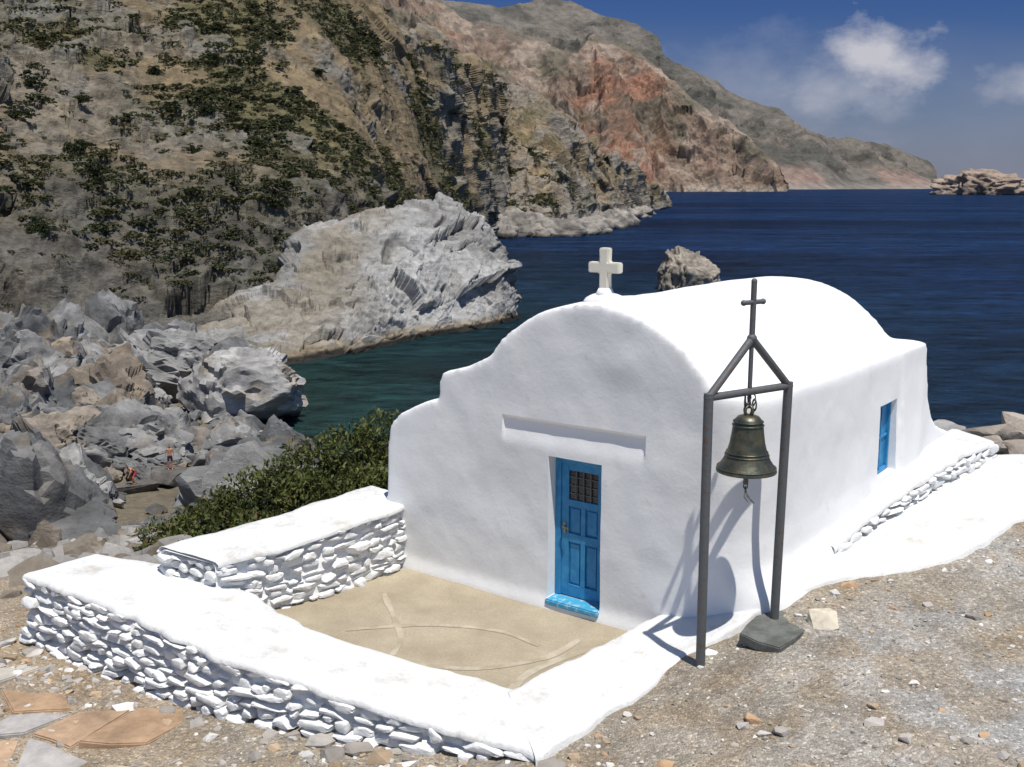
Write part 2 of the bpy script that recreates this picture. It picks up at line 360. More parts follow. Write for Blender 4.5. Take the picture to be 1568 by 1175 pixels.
# ---------------------------------------------------------------- pale rock headland
HD=[(-37,113,-37.2,116,-14.4,-40,122,-13.9),(-31,112.5,-31.9,119,-12.8,-35,132,-9.4),(-25.5,116.5,-27.0,127,-11.0,-30,144,-4.4),(-21,122.5,-22.0,133.5,-9.2,-25,153,-0.8),(-15,132,-16.4,143,-7.4,-19,162,1.6),(-11,139.5,-11.5,150,-6.4,-14,167,2.6),(-6,145,-6.6,154,-6.9,-8,169,1.0),(-3,150,-3.1,158,-8.0,-4,171,-1.7),(-1,154,-1.2,158,-10.3,-1.3,166,-5.8),(1,158,0.6,159,-14.0,1,161,-12.8)]
def headland():
    nc,nr=700,350;C=crom(HD,nc)
    sx,sy,mx,my,mz,cx,cy,cz=[C[:,i] for i in range(8)]
    rows=[np.stack([sx+(sx-cx)*.05,sy-2.5,0*sx-18],-1),np.stack([sx,sy,0*sx-15],-1),np.stack([mx,my,mz],-1),np.stack([cx,cy,cz],-1),np.stack([cx-1,cy+12,cz*.6-5],-1),np.stack([cx-2,cy+26,0*cx-18],-1)]
    R=np.stack(rows,0);P=crom(R.reshape(6,-1),nr).reshape(nr,nc,3)
    X,Y,Z=P[...,0],P[...,1],P[...,2]
    u=(X*.80+Z*.6)/3.2;v=-X*.6+Z*.80
    am=sstep(-16,-12,Z)
    f1=facets(u,Y/2.2,v,5.5,810,1.9,.28);f2=facets(u,Y/1.8,v,2.0,820,1.8,.35);f3=facets(u,Y,v,.8,830,1.5,.5)
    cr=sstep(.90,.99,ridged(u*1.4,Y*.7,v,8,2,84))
    n=gridN(X,Y,Z,21)
    D=((ridged(X,Y,Z,24,3,82)-.5)*3.0+f1*2.3+f2*.8+f3*.24-cr*1.0+(ridged(u*2,Y,v,1.3,3,87)-.5)*.35)*(.30+.70*am)
    X2=X+n[...,0]*D;Y2=Y+n[...,1]*D;Z2=Z+n[...,2]*D
    nn=fbm(X,Y,Z,8,5,84);c=np.zeros(X.shape+(3,))+np.array([.33,.325,.315])
    c=mix(c,(.19,.185,.175),sstep(.46,.62,nn)*.75)
    br=sstep(-12,-25,X+fbm(X,Y,Z,7,3,86)*10-5)
    c=mix(c,(.215,.18,.125),br*.65*sstep(.36,.52,fbm(X,Y,Z,6,4,85)))
    c=mix(c,(.42,.415,.405),sstep(.1,.5,f1)*.5*(1-br))
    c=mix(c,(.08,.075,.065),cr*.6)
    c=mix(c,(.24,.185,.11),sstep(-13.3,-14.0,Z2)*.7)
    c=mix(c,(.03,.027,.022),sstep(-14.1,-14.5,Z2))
    make_mesh('rock_headland',np.stack([X2,Y2,Z2],-1).reshape(-1,3),gridF(nr,nc),rock_mat('pale_coast_rock',.9,.8,.3,.6,1.3,.28,.95,(.4,.4,1.5),(.3,.8,.2)),True,c)
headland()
# ---------------------------------------------------------------- rocks / islets
ROCK=rock_mat('boulder_rock',.9,.9,.14,.5,1.4,.2,.92,(.6,.6,1.5))
def ico(sub):
    bm=bmesh.new();bmesh.ops.create_icosphere(bm,subdivisions=sub,radius=1);bm.verts.index_update();V=np.array([v.co[:] for v in bm.verts]);F=np.array([[v.index for v in f.verts] for f in bm.faces]);bm.free();return V,F
IV5,IF5=ico(6)
def crag(name,c,r,seed,base,mat,amp=.35,ns=.6,colr=(.38,.34,.29),shape=None):
    V=IV5.copy()
    k=1+amp*(ridged(V[:,0]*1.2,V[:,1],V[:,2]*.7,ns,5,seed)-.5)*1.6+ .3*(fbm(V[:,0],V[:,1],V[:,2],1.1,2,seed+5)-.5)+.2*facets(V[:,0],V[:,1],V[:,2],.45,seed+40)+.06*facets(V[:,0],V[:,1],V[:,2],.17,seed+50)
    V=V*k[:,None]
    V=np.sign(V)*np.abs(V)**.85
    if shape is not None:V[:,2]*=shape(V[:,0])
    P=V*np.array(r)+np.array(c)
    cc=np.zeros((len(P),3))+np.array(colr)
    cc=mix(cc,np.array(colr)*.6,sstep(.45,.62,fbm(V[:,0],V[:,1],V[:,2],.35,4,seed+9)))
    cc=mix(cc,(.04,.035,.03),sstep(base+.02*r[2]+.35,base-.1,P[:,2]))
    return make_mesh(name,P,IF5,mat,True,cc)
crag('sea_rock',(34,203,-15),(6.0,6,7.4),90,-15,rock_mat('sea_rock_mat',1.0,.8,.3),.25,.5,(.33,.29,.24),shape=lambda x:1.05-.35*(x>0)*x)
crag('islet',(1005,2250,-15),(98,90,50),95,-15,rock_mat('islet_rock',16,.9,6,.6,1.35,.1,.95),.3,.5,(.36,.28,.22),shape=lambda x:np.where(x<-.5,1.0,1.0-.22*(x+.5)))
# broken rocky point running into the water below the middle slope
def point_rocks():
    B=[];C=[];F=[];n=0;r=random.Random(4);V0,F0=ico(4)
    for (x,y,a,h) in [(7,425,13,9),(17,421,11,7),(26,432,9,6),(34,450,9,6),(0,418,9,10),(43,490,10,7),(53,540,10,8),(12,414,6,4),(60,585,9,6),(-5,405,7,8),(74,650,10,6),(90,730,10,5)]:
        s=r.randint(0,999);V=V0*(1+.55*(ridged(V0[:,0],V0[:,1],V0[:,2],.7,4,s)-.5)+.3*facets(V0[:,0],V0[:,1],V0[:,2],.5,s,1.6,.5))[:,None]
        P=V*np.array([a,a*.8,h])+np.array([x,y,-15.5]);c=np.zeros((len(P),3))+np.array([.30,.275,.245])
        c=mix(c,(.17,.155,.135),sstep(.45,.6,fbm(P[:,0],P[:,1],P[:,2],5,4,s)));c=mix(c,(.04,.035,.03),sstep(-13.9,-14.8,P[:,2]))
        B.append(P);C.append(c);F.append(F0+n);n+=len(P)
    make_mesh('rocky_point',np.concatenate(B),np.concatenate(F),rock_mat('point_rock',2.2,.9,.8,.5,1.4,.2,.95),True,np.concatenate(C))
point_rocks()
def hull(seed,npts=15,sub=2,am=.06,box=(1,1,1),sm=.25,fac=0,nsm=1):
    r=random.Random(seed);bm=bmesh.new()
    for i in range(npts):
        v=Vector((r.uniform(-1,1),r.uniform(-1,1),r.uniform(-1,1)))
        m=max(abs(v.x),abs(v.y),abs(v.z));v=v/m*(.45*m+.55)
        v=v*(1/ max(1,v.length*.8));bm.verts.new((v.x*box[0],v.y*box[1],v.z*box[2]))
    bmesh.ops.convex_hull(bm,input=bm.verts[:])
    for v in [v for v in bm.verts if not v.link_faces]:bm.verts.remove(v)
    bmesh.ops.triangulate(bm,faces=bm.faces[:])
    for _ in range(sub):
        bmesh.ops.subdivide_edges(bm,edges=bm.edges[:],cuts=1,use_grid_fill=True);bmesh.ops.triangulate(bm,faces=bm.faces[:])
    if sub and sm:
        for _ in range(nsm):bmesh.ops.smooth_vert(bm,verts=bm.verts[:],factor=sm,use_axis_x=True,use_axis_y=True,use_axis_z=True)
    bm.verts.ensure_lookup_table();bm.verts.index_update()
    V=np.array([v.co[:] for v in bm.verts]);F=np.array([[v.index for v in f.verts] for f in bm.faces]);bm.free()
    if am:
        k=(ridged(V[:,0]+seed,V[:,1],V[:,2],.7,4,seed)-.5)*am*2+(fbm(V[:,0],V[:,1],V[:,2],.2,3,seed)-.5)*am
        if fac:k=k+facets(V[:,0],V[:,1],V[:,2],.62,seed+70,1.6,.5)*fac+facets(V[:,0],V[:,1],V[:,2],.25,seed+90,1.5,.5)*fac*.3
        V=V*(1+k[:,None])
    return V,F
def rotm(r):
    a,b,c=r;ca,sa,cb,sb,cc,sc=math.cos(a),math.sin(a),math.cos(b),math.sin(b),math.cos(c),math.sin(c)
    return np.array([[cc,-sc,0],[sc,cc,0],[0,0,1]])@np.array([[cb,0,sb],[0,1,0],[-sb,0,cb]])@np.array([[1,0,0],[0,ca,-sa],[0,sa,ca]])
class Bag:
    def __init__(s):s.V=[];s.F=[];s.C=[];s.n=0
    def add(s,V,F,c=None):
        s.V.append(V);s.F.append(F+s.n);s.n+=len(V)
        if c is not None:
            c=np.asarray(c,float);s.C.append(np.tile(c,(len(V),1)) if c.ndim==1 else c)
    def build(s,name,mat,smooth=True,parent=None):
        return make_mesh(name,np.concatenate(s.V),np.concatenate(s.F),mat,smooth,np.concatenate(s.C) if s.C else None,parent)
BX=[hull(100+i,15,4,.11,sm=.4,fac=.26,nsm=2) for i in range(8)];BH=[hull(100+i,13,3,.10,sm=.4,fac=.22,nsm=1) for i in range(14)];BL=[hull(100+i,12,2,.08,sm=.3,fac=.12) for i in range(14)]
bag=Bag()
PEOPLE=[(-22.3,66.0),(-24.1,64.2)]
BIG=(-24.5,87.0)
def blocks_people(x,y,r):
    for p in PEOPLE:
        if p[1]-34<y<p[1]+r*.8+.8 and abs(x-p[0]*y/p[1])<r+.7:return True
    return False
def put_boulder(x,y,sx,sy,sz,tone=None,tilt=.4,zoff=None,zabs=None,warm=.12):
    V,F=random.choice(BX if sx>2.4 else BH if sx>1.1 else BL)
    R=rotm((random.uniform(-tilt,tilt),random.uniform(-tilt,tilt),random.uniform(0,6.28)))
    P=(V@R.T)*np.array([sx,sy,sz])
    z=float(terrain(np.array([x]),np.array([y]),False)[0]);z=max(z,-15.5)
    P=P+np.array([x,y,(z+(sz*.35 if zoff is None else zoff)) if zabs is None else zabs])
    t=tone if tone is not None else random.uniform(0,1)
    c=np.array([.095,.098,.10])*(1-t)+np.array([.275,.27,.26])*t
    if random.random()<warm:c=c*.55+np.array([.29,.21,.13])*.45
    cc=np.tile(c,(len(P),1))
    nn=fbm(P[:,0],P[:,1],P[:,2],1.6,3,77);cc=cc*(.5+.95*nn)[:,None]
    cc=mix(cc,(.27,.20,.125),sstep(.58,.72,fbm(P[:,0],P[:,1],P[:,2],2.3,3,78))*.4)
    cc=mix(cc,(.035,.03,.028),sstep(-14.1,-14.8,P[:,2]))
    bag.add(P,F,cc)
for (x,y,sx,sy,sz,t) in [(-24.5,87,6.4,4.5,3.8,1.35),(-32,105,3.9,3.2,3.2,.8),(-41,96,4.0,3.6,4.2,.75),(-36.5,93,3.3,3.3,3.6,.7),(-45,93,3.8,3.6,4,.6),(-31.5,86,2.8,2.6,2.2,.9),(-35,82,3.2,3,3.2,.5),(-40,84,3.6,3.3,3.4,.8),(-27,96,3,3,2,.8),(-18.0,51,2.6,2.2,1.6,.0),(-23.5,47,3.0,2.4,2.4,.05),(-31.5,69,3.2,2.8,2.8,.7),(-37,74,3.6,3.2,3.0,.8),(-29.5,77,3.0,2.6,2.2,.6),(-28.5,58,2.8,2.4,2.4,.35),(-33,62,3.2,2.8,2.8,.5),(-27.5,50,2.6,2.2,2.2,.3),(-40,69,3.4,3,3,.6)]:
    if not blocks_people(x,y,sx*.8):put_boulder(x,y,sx,sy,sz,t,.25)
cnt=0
for _ in range(12000):
    if cnt>=560:break
    y=28+84*random.random()**.8;b=random.uniform(-.56,-.20);x=b*y
    if x>np.interp(y,[28,60,69,82,101,112],[-6,-13,-17,-19,-29,-33]):continue
    sz=random.choice([.6,.8,1.0,1.3,1.7,2.2,2.8])*(.35+y/80)*random.uniform(.7,1.2)
    if blocks_people(x,y,sz):continue
    if 72<y<92 and abs(b-BIG[0]/BIG[1])<.085:sz=min(sz,.8)
    put_boulder(x,y,sz*random.uniform(.8,1.3),sz*random.uniform(.7,1.1),sz*random.uniform(.7,1.15),None,.9);cnt+=1
for q in range(320):
    y=random.uniform(30,80);x=random.uniform(-.5,-.22)*y
    if blocks_people(x,y,.25) and y>PEOPLE[1][1]-9:continue
    s_=random.uniform(.2,.6);put_boulder(x,y,s_*1.2,s_,s_*.8,None,.8)
for p in PEOPLE:
    for q in range(4):put_boulder(p[0]+random.uniform(-2.5,2.5),p[1]+random.uniform(2.4,4),random.uniform(.8,1.4),.9,random.uniform(.6,1.0),.4,.6)
# rocks at the cliff edge behind the chapel
for (x,y,sx,sy,sz,t,z) in [(7.75,16.6,.75,.5,.36,1.0,.86),(8.5,16.8,.65,.55,.42,1.0,.88),(9.3,17.2,.9,.7,.45,.9,.85),(7.3,17.3,.5,.5,.35,.8,.75),(8.15,16.1,.38,.3,.2,1.0,.86),(8.8,16.2,.45,.35,.24,.8,.86),(7.5,16.0,.25,.22,.16,1,.95)]:
    put_boulder(x,y,sx,sy,sz,t*1.5,.3,zabs=z,warm=.8)
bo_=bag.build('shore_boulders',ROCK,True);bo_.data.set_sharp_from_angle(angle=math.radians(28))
# ---------------------------------------------------------------- scrub on the hills
def bush_tpl(seed,n=70,leaf=.2):
    r=np.random.default_rng(seed);d=r.normal(size=(n,3));d/=np.linalg.norm(d,axis=1)[:,None];d[:,2]=np.abs(d[:,2])*.9-.1
    rad=r.uniform(.45,1.0,n)*(1+.5*(fbm(d[:,0],d[:,1],d[:,2],.5,2,seed)-.5));c=d*rad[:,None]*np.array([1,1,.8])
    a=r.normal(size=(n,3));b=r.normal(size=(n,3));a/=np.linalg.norm(a,axis=1)[:,None];b-=(b*a).sum(1)[:,None]*a;b/=np.linalg.norm(b,axis=1)[:,None]
    L=leaf*r.uniform(.6,1.3,n)[:,None]
    V=np.stack([c-a*L,c+b*L*.7,c+a*L,c-b*L*.7],1).reshape(-1,3);F=np.arange(4*n).reshape(n,4)
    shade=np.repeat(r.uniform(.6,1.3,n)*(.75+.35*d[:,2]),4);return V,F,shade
BT=[bush_tpl(200+i) for i in range(8)]
bb=Bag()
w=fbm(HX,HY,HZ,18,5,51)
nr,nc=HX.shape
k=0
for _ in range(120000):
    if k>=6000:break
    i=random.randrange(20,375);j=random.randrange(0,nc)
    x,y,z=HX[i,j],HY[i,j],HZ[i,j]
    if y>520 or z<-9:continue
    pr=sstep(.46,.58,w[i,j])*(1-.75*HM[i,j])+.05
    if random.random()>pr:continue
    r=random.choice([.25,.35,.4,.5,.65,.95])*random.uniform(.8,1.3)*(1+y/450)
    V,F,s=BT[random.randrange(8)];g=random.uniform(0,1)
    base=np.array([.045,.06,.022])*(1-g)+np.array([.12,.11,.052])*g
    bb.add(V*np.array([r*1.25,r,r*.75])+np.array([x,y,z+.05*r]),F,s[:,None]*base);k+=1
def bush_at(b,e,R):
    # nearest hillside vertex to a given bearing / elevation tangent as seen from the terrace
    d=(HX/HY-b)**2+((HZ-5)/HY-e)**2;ii=np.unravel_index(np.argmin(d),d.shape)
    x,y,z=HX[ii],HY[ii],HZ[ii]
    for q in range(int(26+R*8)):
        V,F,s=BT[q%8];o=rng.normal(size=3)*R*.42;r=random.uniform(.35,.75)*(.6+R*.12);g=random.random()
        bb.add(V*np.array([r,r,r])+np.array([x+o[0],y+o[1]*.5,z+abs(o[2])*.7+.05*R+o[1]*.3]),F,s[:,None]*(np.array([.035,.048,.02])*(1-g)+np.array([.06,.07,.028])*g))
for b,e,R in [(-.395,.005,3.8),(-.405,.03,2.6),(-.445,.09,3.2),(-.455,.06,2.6),(-.40,.075,1.6),(-.345,.125,1.8),(-.33,.10,1.4),(-.275,.11,1.8),(-.285,.065,2.0),(-.26,.06,1.6),(-.255,.085,1.3),(-.235,.11,1.6),(-.445,-.045,2.0),(-.22,-.02,1.9),(-.355,.14,1.4),(-.18,.10,1.6),(-.21,.055,1.4),(-.16,.05,1.5),(-.485,.03,3),(-.20,.085,1.2),(-.30,.03,1.2),(-.24,.035,1.2),(-.49,.12,2.8),(-.19,.035,1.2),(-.27,.14,2.0),(-.215,.135,2.0),(-.36,.06,1.2)]:
    bush_at(b,e,R)
bb.build('hillside_scrub',LEAF,False)
# ---------------------------------------------------------------- shrub beside the courtyard
def shrub():
    lobes=[(-3.4,22.0,-1.6,1.0,1.45),(-2.7,22.3,-1.3,.9,1.25),(-4.4,21.6,-1.85,1.1,1.35),(-5.3,21.2,-2.2,1.0,1.3),(-6.1,20.8,-2.5,1.0,1.15),(-6.9,20.4,-2.75,.9,.95),(-7.5,20.1,-2.95,.75,.75),(-8.0,19.8,-3.1,.5,.5),(-3.8,20.8,-2.1,1.1,1.2),(-4.9,20.2,-2.5,1.1,1.0),(-2.9,20.8,-2.0,1.0,1.2),(-5.9,19.8,-2.7,.95,.9),(-6.8,19.5,-2.95,.8,.7),(-2.0,21.5,-1.6,1.0,1.3),(-3.5,19.6,-2.6,1.0,.9)]
    B=Bag();r=np.random.default_rng(5)
    V0,F0=ico(3)
    for (x,y,z,rx,rz) in lobes:
        V=V0*(1+.3*(fbm(V0[:,0]+x,V0[:,1],V0[:,2],.5,3,7)-.5))[:,None]
        P=V*np.array([rx*.66,rx*.66,rz*.66])+np.array([x,y,z])
        Q=P[F0];Q=np.concatenate([Q,(Q[:,:1]+Q[:,2:3])/2],1)
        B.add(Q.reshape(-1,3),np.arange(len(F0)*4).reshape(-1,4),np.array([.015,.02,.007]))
        n=int(5200*rx*rx)
        d=r.normal(size=(n,3));d/=np.linalg.norm(d,axis=1)[:,None]
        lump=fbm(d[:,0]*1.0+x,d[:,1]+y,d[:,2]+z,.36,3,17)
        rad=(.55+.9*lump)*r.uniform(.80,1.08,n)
        c=d*rad[:,None]*np.array([rx,rx,rz])+np.array([x,y,z])
        a=r.normal(size=(n,3));a[:,2]+=.8;b=r.normal(size=(n,3));a/=np.linalg.norm(a,axis=1)[:,None];b-=(b*a).sum(1)[:,None]*a;b/=np.linalg.norm(b,axis=1)[:,None]
        l=r.uniform(.035,.085,n)[:,None]
        V=np.stack([c-a*l,c+b*l*.4,c+a*l,c-b*l*.4],1).reshape(-1,3)
        g=r.uniform(0,1,n)[:,None];base=np.array([.048,.07,.02])*(1-g)+np.array([.145,.155,.045])*g
        dry=(r.uniform(0,1,n)<.05)[:,None];base=np.where(dry,np.array([.20,.15,.08]),base)
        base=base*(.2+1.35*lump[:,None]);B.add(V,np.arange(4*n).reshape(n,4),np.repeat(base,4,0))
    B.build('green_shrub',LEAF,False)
shrub()
# ---------------------------------------------------------------- chapel
chapel=empty('chapel')
def section(t,sr):
    sh=.05*t;P=[(.50,-.8),(.55,.4),(.59,2.60),(.66,2.72),(1.0,2.80),(1.33,2.93)]
    c,r=2.84,1.77
    for a in np.linspace(-1.42,1.42,31):P.append((c+a,3.70-(r-math.sqrt(r*r-a*a))))
    P+= [(min(4.36,sr-.12),2.87),(sr-.10,2.85),(sr-.03,2.83),(sr,2.74),(sr+.01,2.0),(sr+.04,1.3),(sr+.09,1.0),(sr+.18,.82),(sr+.30,.66),(sr+.36,.5),(sr+.36,-.8)]
    P=np.array(P);tt=np.full(len(P),t)
    if t>3:tt=t+(t-3)/2.3*np.clip((P[:,0]-2.84)*.27,-.1,.6)
    return Lw(P[:,0]+sh,tt,P[:,1])
WT=3.95;WW=.68   # window centre and width along the side wall
def build_body():
    bm=bmesh.new()
    R=.5;ts=[0,.02,.06,.12,.2,.3,.4,.5]+list(np.arange(.8,4.8,.4))+[4.9];rows=[]
    for t in ts:
        sr=4.80-(R-math.sqrt(max(0,R*R-(R-min(t,R))**2)))*.95
        rows.append([bm.verts.new(v) for v in section(t,sr)])
    for a,b in zip(rows,rows[1:]):
        for i in range(len(a)-1):bm.faces.new((a[i],a[i+1],b[i+1],b[i]))
        bm.faces.new((a[-1],a[0],b[0],b[-1]))
    bm.faces.new(rows[0][::-1]);bm.faces.new(rows[-1])
    def prism(poly,axis_pts):
        r=[[bm.verts.new(f(p)) for p in poly] for f in axis_pts]
        n=len(poly)
        for i in range(n):bm.faces.new((r[0][i],r[0][(i+1)%n],r[1][(i+1)%n],r[1][i]))
        bm.faces.new(r[0][::-1]);bm.faces.new(r[1])
    prism([(-.40,-.9),(-.34,.6),(-.29,1.80),(-.24,1.93),(-.08,2.08),(.15,2.2),(.4,2.31),(.62,2.37),(.95,2.38),(.95,-.9)],[lambda p:Lw(p[0],.0,p[1]),lambda p:Lw(p[0],.95,p[1])])
    tail=[(4.4,2.82),(5.36,2.84),(5.45,2.75),(5.52,2.35),(5.62,2.0),(5.80,1.72),(6.05,1.52),(6.5,1.36),(7.0,1.15),(7.5,.95),(7.9,.5),(7.9,-.9),(4.4,-.9)]
    prism(tail,[lambda p:Lw(4.0+.05*p[0],p[0],p[1]),lambda p:Lw(4.80+.05*p[0]+.10*max(0,1.6-p[1]),p[0],p[1])])
    prism([(-.05,-.6),(-.05,.0),(.0,.16),(.1,.3),(.1,-.6)],[lambda p:Lw(-.3,p[0],p[1]),lambda p:Lw(4.5,p[0],p[1])])
    bmesh.ops.triangulate(bm,faces=bm.faces[:]);bmesh.ops.recalc_face_normals(bm,faces=bm.faces[:])
    ob=bm_obj('walls_and_vault',bm,WHITE,True,chapel)
    m=ob.modifiers.new('r','REMESH');m.mode='VOXEL';m.voxel_size=.038;m.use_smooth_shade=True
    m=ob.modifiers.new('s','SMOOTH');m.factor=.5;m.iterations=7
    apply_mods(ob)
    me=ob.data
    def local(me):
        n=len(me.vertices);co=np.empty(n*3);me.vertices.foreach_get('co',co);co=co.reshape(-1,3)
        q=co[:,:2]-A;return co,q@E,q@G
    co,s,t=local(me);no=np.empty(len(co)*3);me.vertices.foreach_get('normal',no);no=no.reshape(-1,3)
    D=(fbm(co[:,0],co[:,1],co[:,2],1.2,3,301)-.5)*.08+(fbm(co[:,0],co[:,1],co[:,2],.3,3,302)-.5)*.012
    co=co+no*D[:,None]
    # shallow sunk panel over the door: sharp at its top edge, fading out downwards
    k=(s>1.61)&(s<3.55)&(co[:,2]<2.295)&(co[:,2]>1.94)&(t<.12)
    dep=.036*sstep(1.94,2.2,co[:,2])*k;co[:,:2]+=dep[:,None]*G
    me.vertices.foreach_set('co',co.ravel());me.update()
    # door and window openings; verify that each cut really removed material
    def cut(box,test):
        base=ob.data.copy()
        for attempt in range(8):
            ob.data=base.copy()
            if attempt%2==1:
                b=bmesh.new();b.from_mesh(ob.data);bmesh.ops.reverse_faces(b,faces=b.faces[:]);b.to_mesh(ob.data);b.free()
            b=bmesh.new();j=.003*attempt;boxb(b,ML,box[0]+j,box[1]+j,box[2]+j,box[3]);bmesh.ops.recalc_face_normals(b,faces=b.faces[:])
            o=bm_obj('cut',b,WHITE);md=ob.modifiers.new('b','BOOLEAN');md.operation='DIFFERENCE';md.object=o
            md.solver='EXACT' if attempt<4 else 'FAST'
            if attempt in(2,3):md.use_self=True
            apply_mods(ob);bpy.data.objects.remove(o)
            co,s,t=local(ob.data)
            if len(co)>len(base.vertices)*.9 and not test(co,s,t):
                if attempt%2==1:
                    b=bmesh.new();b.from_mesh(ob.data);bmesh.ops.recalc_face_normals(b,faces=b.faces[:]);b.to_mesh(ob.data);b.free()
                print('cut ok at attempt',attempt);return True
        ob.data=base;return False
    r1=cut((.73,.8,1.76,(2.635,-.18,1.0)),lambda co,s,t:bool((t<-.3).any()))
    r2=cut((.8,WW,.98,(5.27,WT,1.70)),lambda co,s,t:bool(((s>5.35)&(t<4.5)&(co[:,2]>1.3)).any()))
    if not(r1 and r2):print('CUT FAILED',r1,r2)
    me=ob.data
    if not me.materials:me.materials.append(WHITE)
    me.polygons.foreach_set('use_smooth',np.ones(len(me.polygons),dtype=bool));me.set_sharp_from_angle(angle=math.radians(38))
build_body()
BLUE=paint_mat('blue_door_paint',(.02,.20,.42),(.05,.28,.50),7,.5,.3,thr=(.42,.68))
BLUEL=paint_mat('blue_sill_paint',(.05,.32,.52),(.30,.48,.56),14,.6,.3,thr=(.52,.62))
DARK=paint_mat('dark_glass',(.012,.014,.018),(.03,.03,.035),6,.15,.0)
IRON=paint_mat('painted_iron',(.115,.125,.13),(.14,.09,.06),22,.6,.5,.4,.2,(.52,.66))
STEEL=paint_mat('worn_brass',(.3,.25,.15),(.15,.12,.08),30,.4,.2,.5,.9)
def door():
    p=empty('door');p.parent=chapel
    b=bmesh.new();T=.20
    boxb(b,ML,.075,.07,1.72,(2.312,T-.01,.99));boxb(b,ML,.06,.07,1.72,(2.97,T-.01,.99));boxb(b,ML,.588,.07,.07,(2.645,T-.01,1.818))
    bmesh.ops.bevel(b,geom=b.edges[:],offset=.006,segments=1,affect='EDGES')
    bm_obj('door_frame',b,BLUE,False,p)
    b=bmesh.new();s0,s1,z0,z1=2.352,2.938,.14,1.78
    boxb(b,ML,s1-s0-.004,.02,z1-z0-.004,((s0+s1)/2,T+.012,(z0+z1)/2-.0))
    def rail(a,bb,c,d):boxb(b,ML,bb-a,.035,d-c,((a+bb)/2,T-.008,(c+d)/2))
    rail(s0,s0+.10,z0,z1);rail(s1-.08,s1,z0,z1);m=(s0+s1)/2+.01
    for c,d in((z0,z0+.14),(.82,.92),(1.26,1.34),(z1-.08,z1)):rail(s0+.102,s1-.082,c,d)
    rail(m-.03,m+.03,z0+.142,.818);rail(m-.03,m+.03,.922,1.258)
    for a,bb in((s0+.125,m-.055),(m+.055,s1-.105)):
        for c,d in((z0+.17,.79),(.95,1.23)):boxb(b,ML,bb-a,.018,d-c,((a+bb)/2,T-.002,(c+d)/2))
    bm_obj('door_leaf',b,BLUE,False,p)
    b=bmesh.new();boxb(b,ML,.40,.006,.355,((s0+s1)/2+.01,T-.001,1.52));bm_obj('door_pane',b,DARK,False,p)
    b=bmesh.new()
    for k in range(3):boxb(b,ML,.40,.01,.012,((s0+s1)/2+.01,T-.014,1.42+k*.10))
    for k in(-.10,0,.10):boxb(b,ML,.012,.01,.355,((s0+s1)/2+.01+k,T-.026,1.52))
    bm_obj('window_grille',b,IRON,False,p)
    b=bmesh.new();boxb(b,ML,.03,.012,.14,(s0+.05,T-.032,.98));q=[ML@Vector(v) for v in((s0+.05,T-.04,1.0),(s0+.05,T-.08,1.0),(s0+.14,T-.085,.995))]
    tube(b,q[0],q[1],.009);tube(b,q[1],q[2],.009);bm_obj('door_handle',b,STEEL,False,p)
    b=bmesh.new();boxb(b,ML,.735,.24,.07,(2.635,.06,.09));bmesh.ops.bevel(b,geom=b.edges[:],offset=.015,segments=2,affect='EDGES');bm_obj('door_sill',b,BLUEL,False,p)
door()
def window():
    p=empty('window');p.parent=chapel;b=bmesh.new();S=4.885
    boxb(b,ML,.03,WW,.96,(S,WT,1.70));bm_obj('window_shutter',b,BLUE,False,p)
    b=bmesh.new()
    for t in(WT-WW/2+.03,WT+WW/2-.03):boxb(b,ML,.05,.05,.96,(S+.03,t,1.70))
    for z in(1.24,2.16):boxb(b,ML,.05,WW-.115,.05,(S+.03,WT,z))
    boxb(b,ML,.03,.03,.86,(S+.025,WT,1.70));boxb(b,ML,.028,WW-.115,.03,(S+.022,WT,1.70))
    bm_obj('window_frame',b,BLUE,False,p)
window()
def roof_cross():
    b=bmesh.new();s,t=2.84,.28;z=3.78
    poly=[(-.055,0),(-.055,.25),(-.20,.25),(-.20,.37),(-.055,.37),(-.06,.53),(.06,.53),(.055,.37),(.20,.37),(.20,.25),(.055,.25),(.06,0)]
    r=[[b.verts.new(Lw(s+a,t+dt,z+c)) for a,c in poly] for dt in(-.05,.05)]
    n=len(poly)
    for i in range(n):b.faces.new((r[0][i],r[0][(i+1)%n],r[1][(i+1)%n],r[1][i]))
    b.faces.new(r[0][::-1]);b.faces.new(r[1]);bmesh.ops.recalc_face_normals(b,faces=b.faces[:])
    bmesh.ops.bevel(b,geom=b.edges[:],offset=.012,segments=2,affect='EDGES')
    bm_obj('roof_cross',b,white_mat('cross_limewash',(.80,.76,.64)),False,chapel)
    V,F=ico(3);V=V*np.array([.27,.17,.13]);V=V*(1+.25*(fbm(V[:,0],V[:,1],V[:,2],.15,2,4)-.5))[:,None]
    P=Lw(s+V[:,0],t+V[:,1],3.68+V[:,2]);make_mesh('cross_base',P,F,WHITE,True,None,chapel)
    b=bmesh.new();tube(b,Lw(s,t,3.74),Lw(s,t,3.86),.13,16,.075);bm_obj('cross_foot',b,WHITE,True,chapel)
roof_cross()
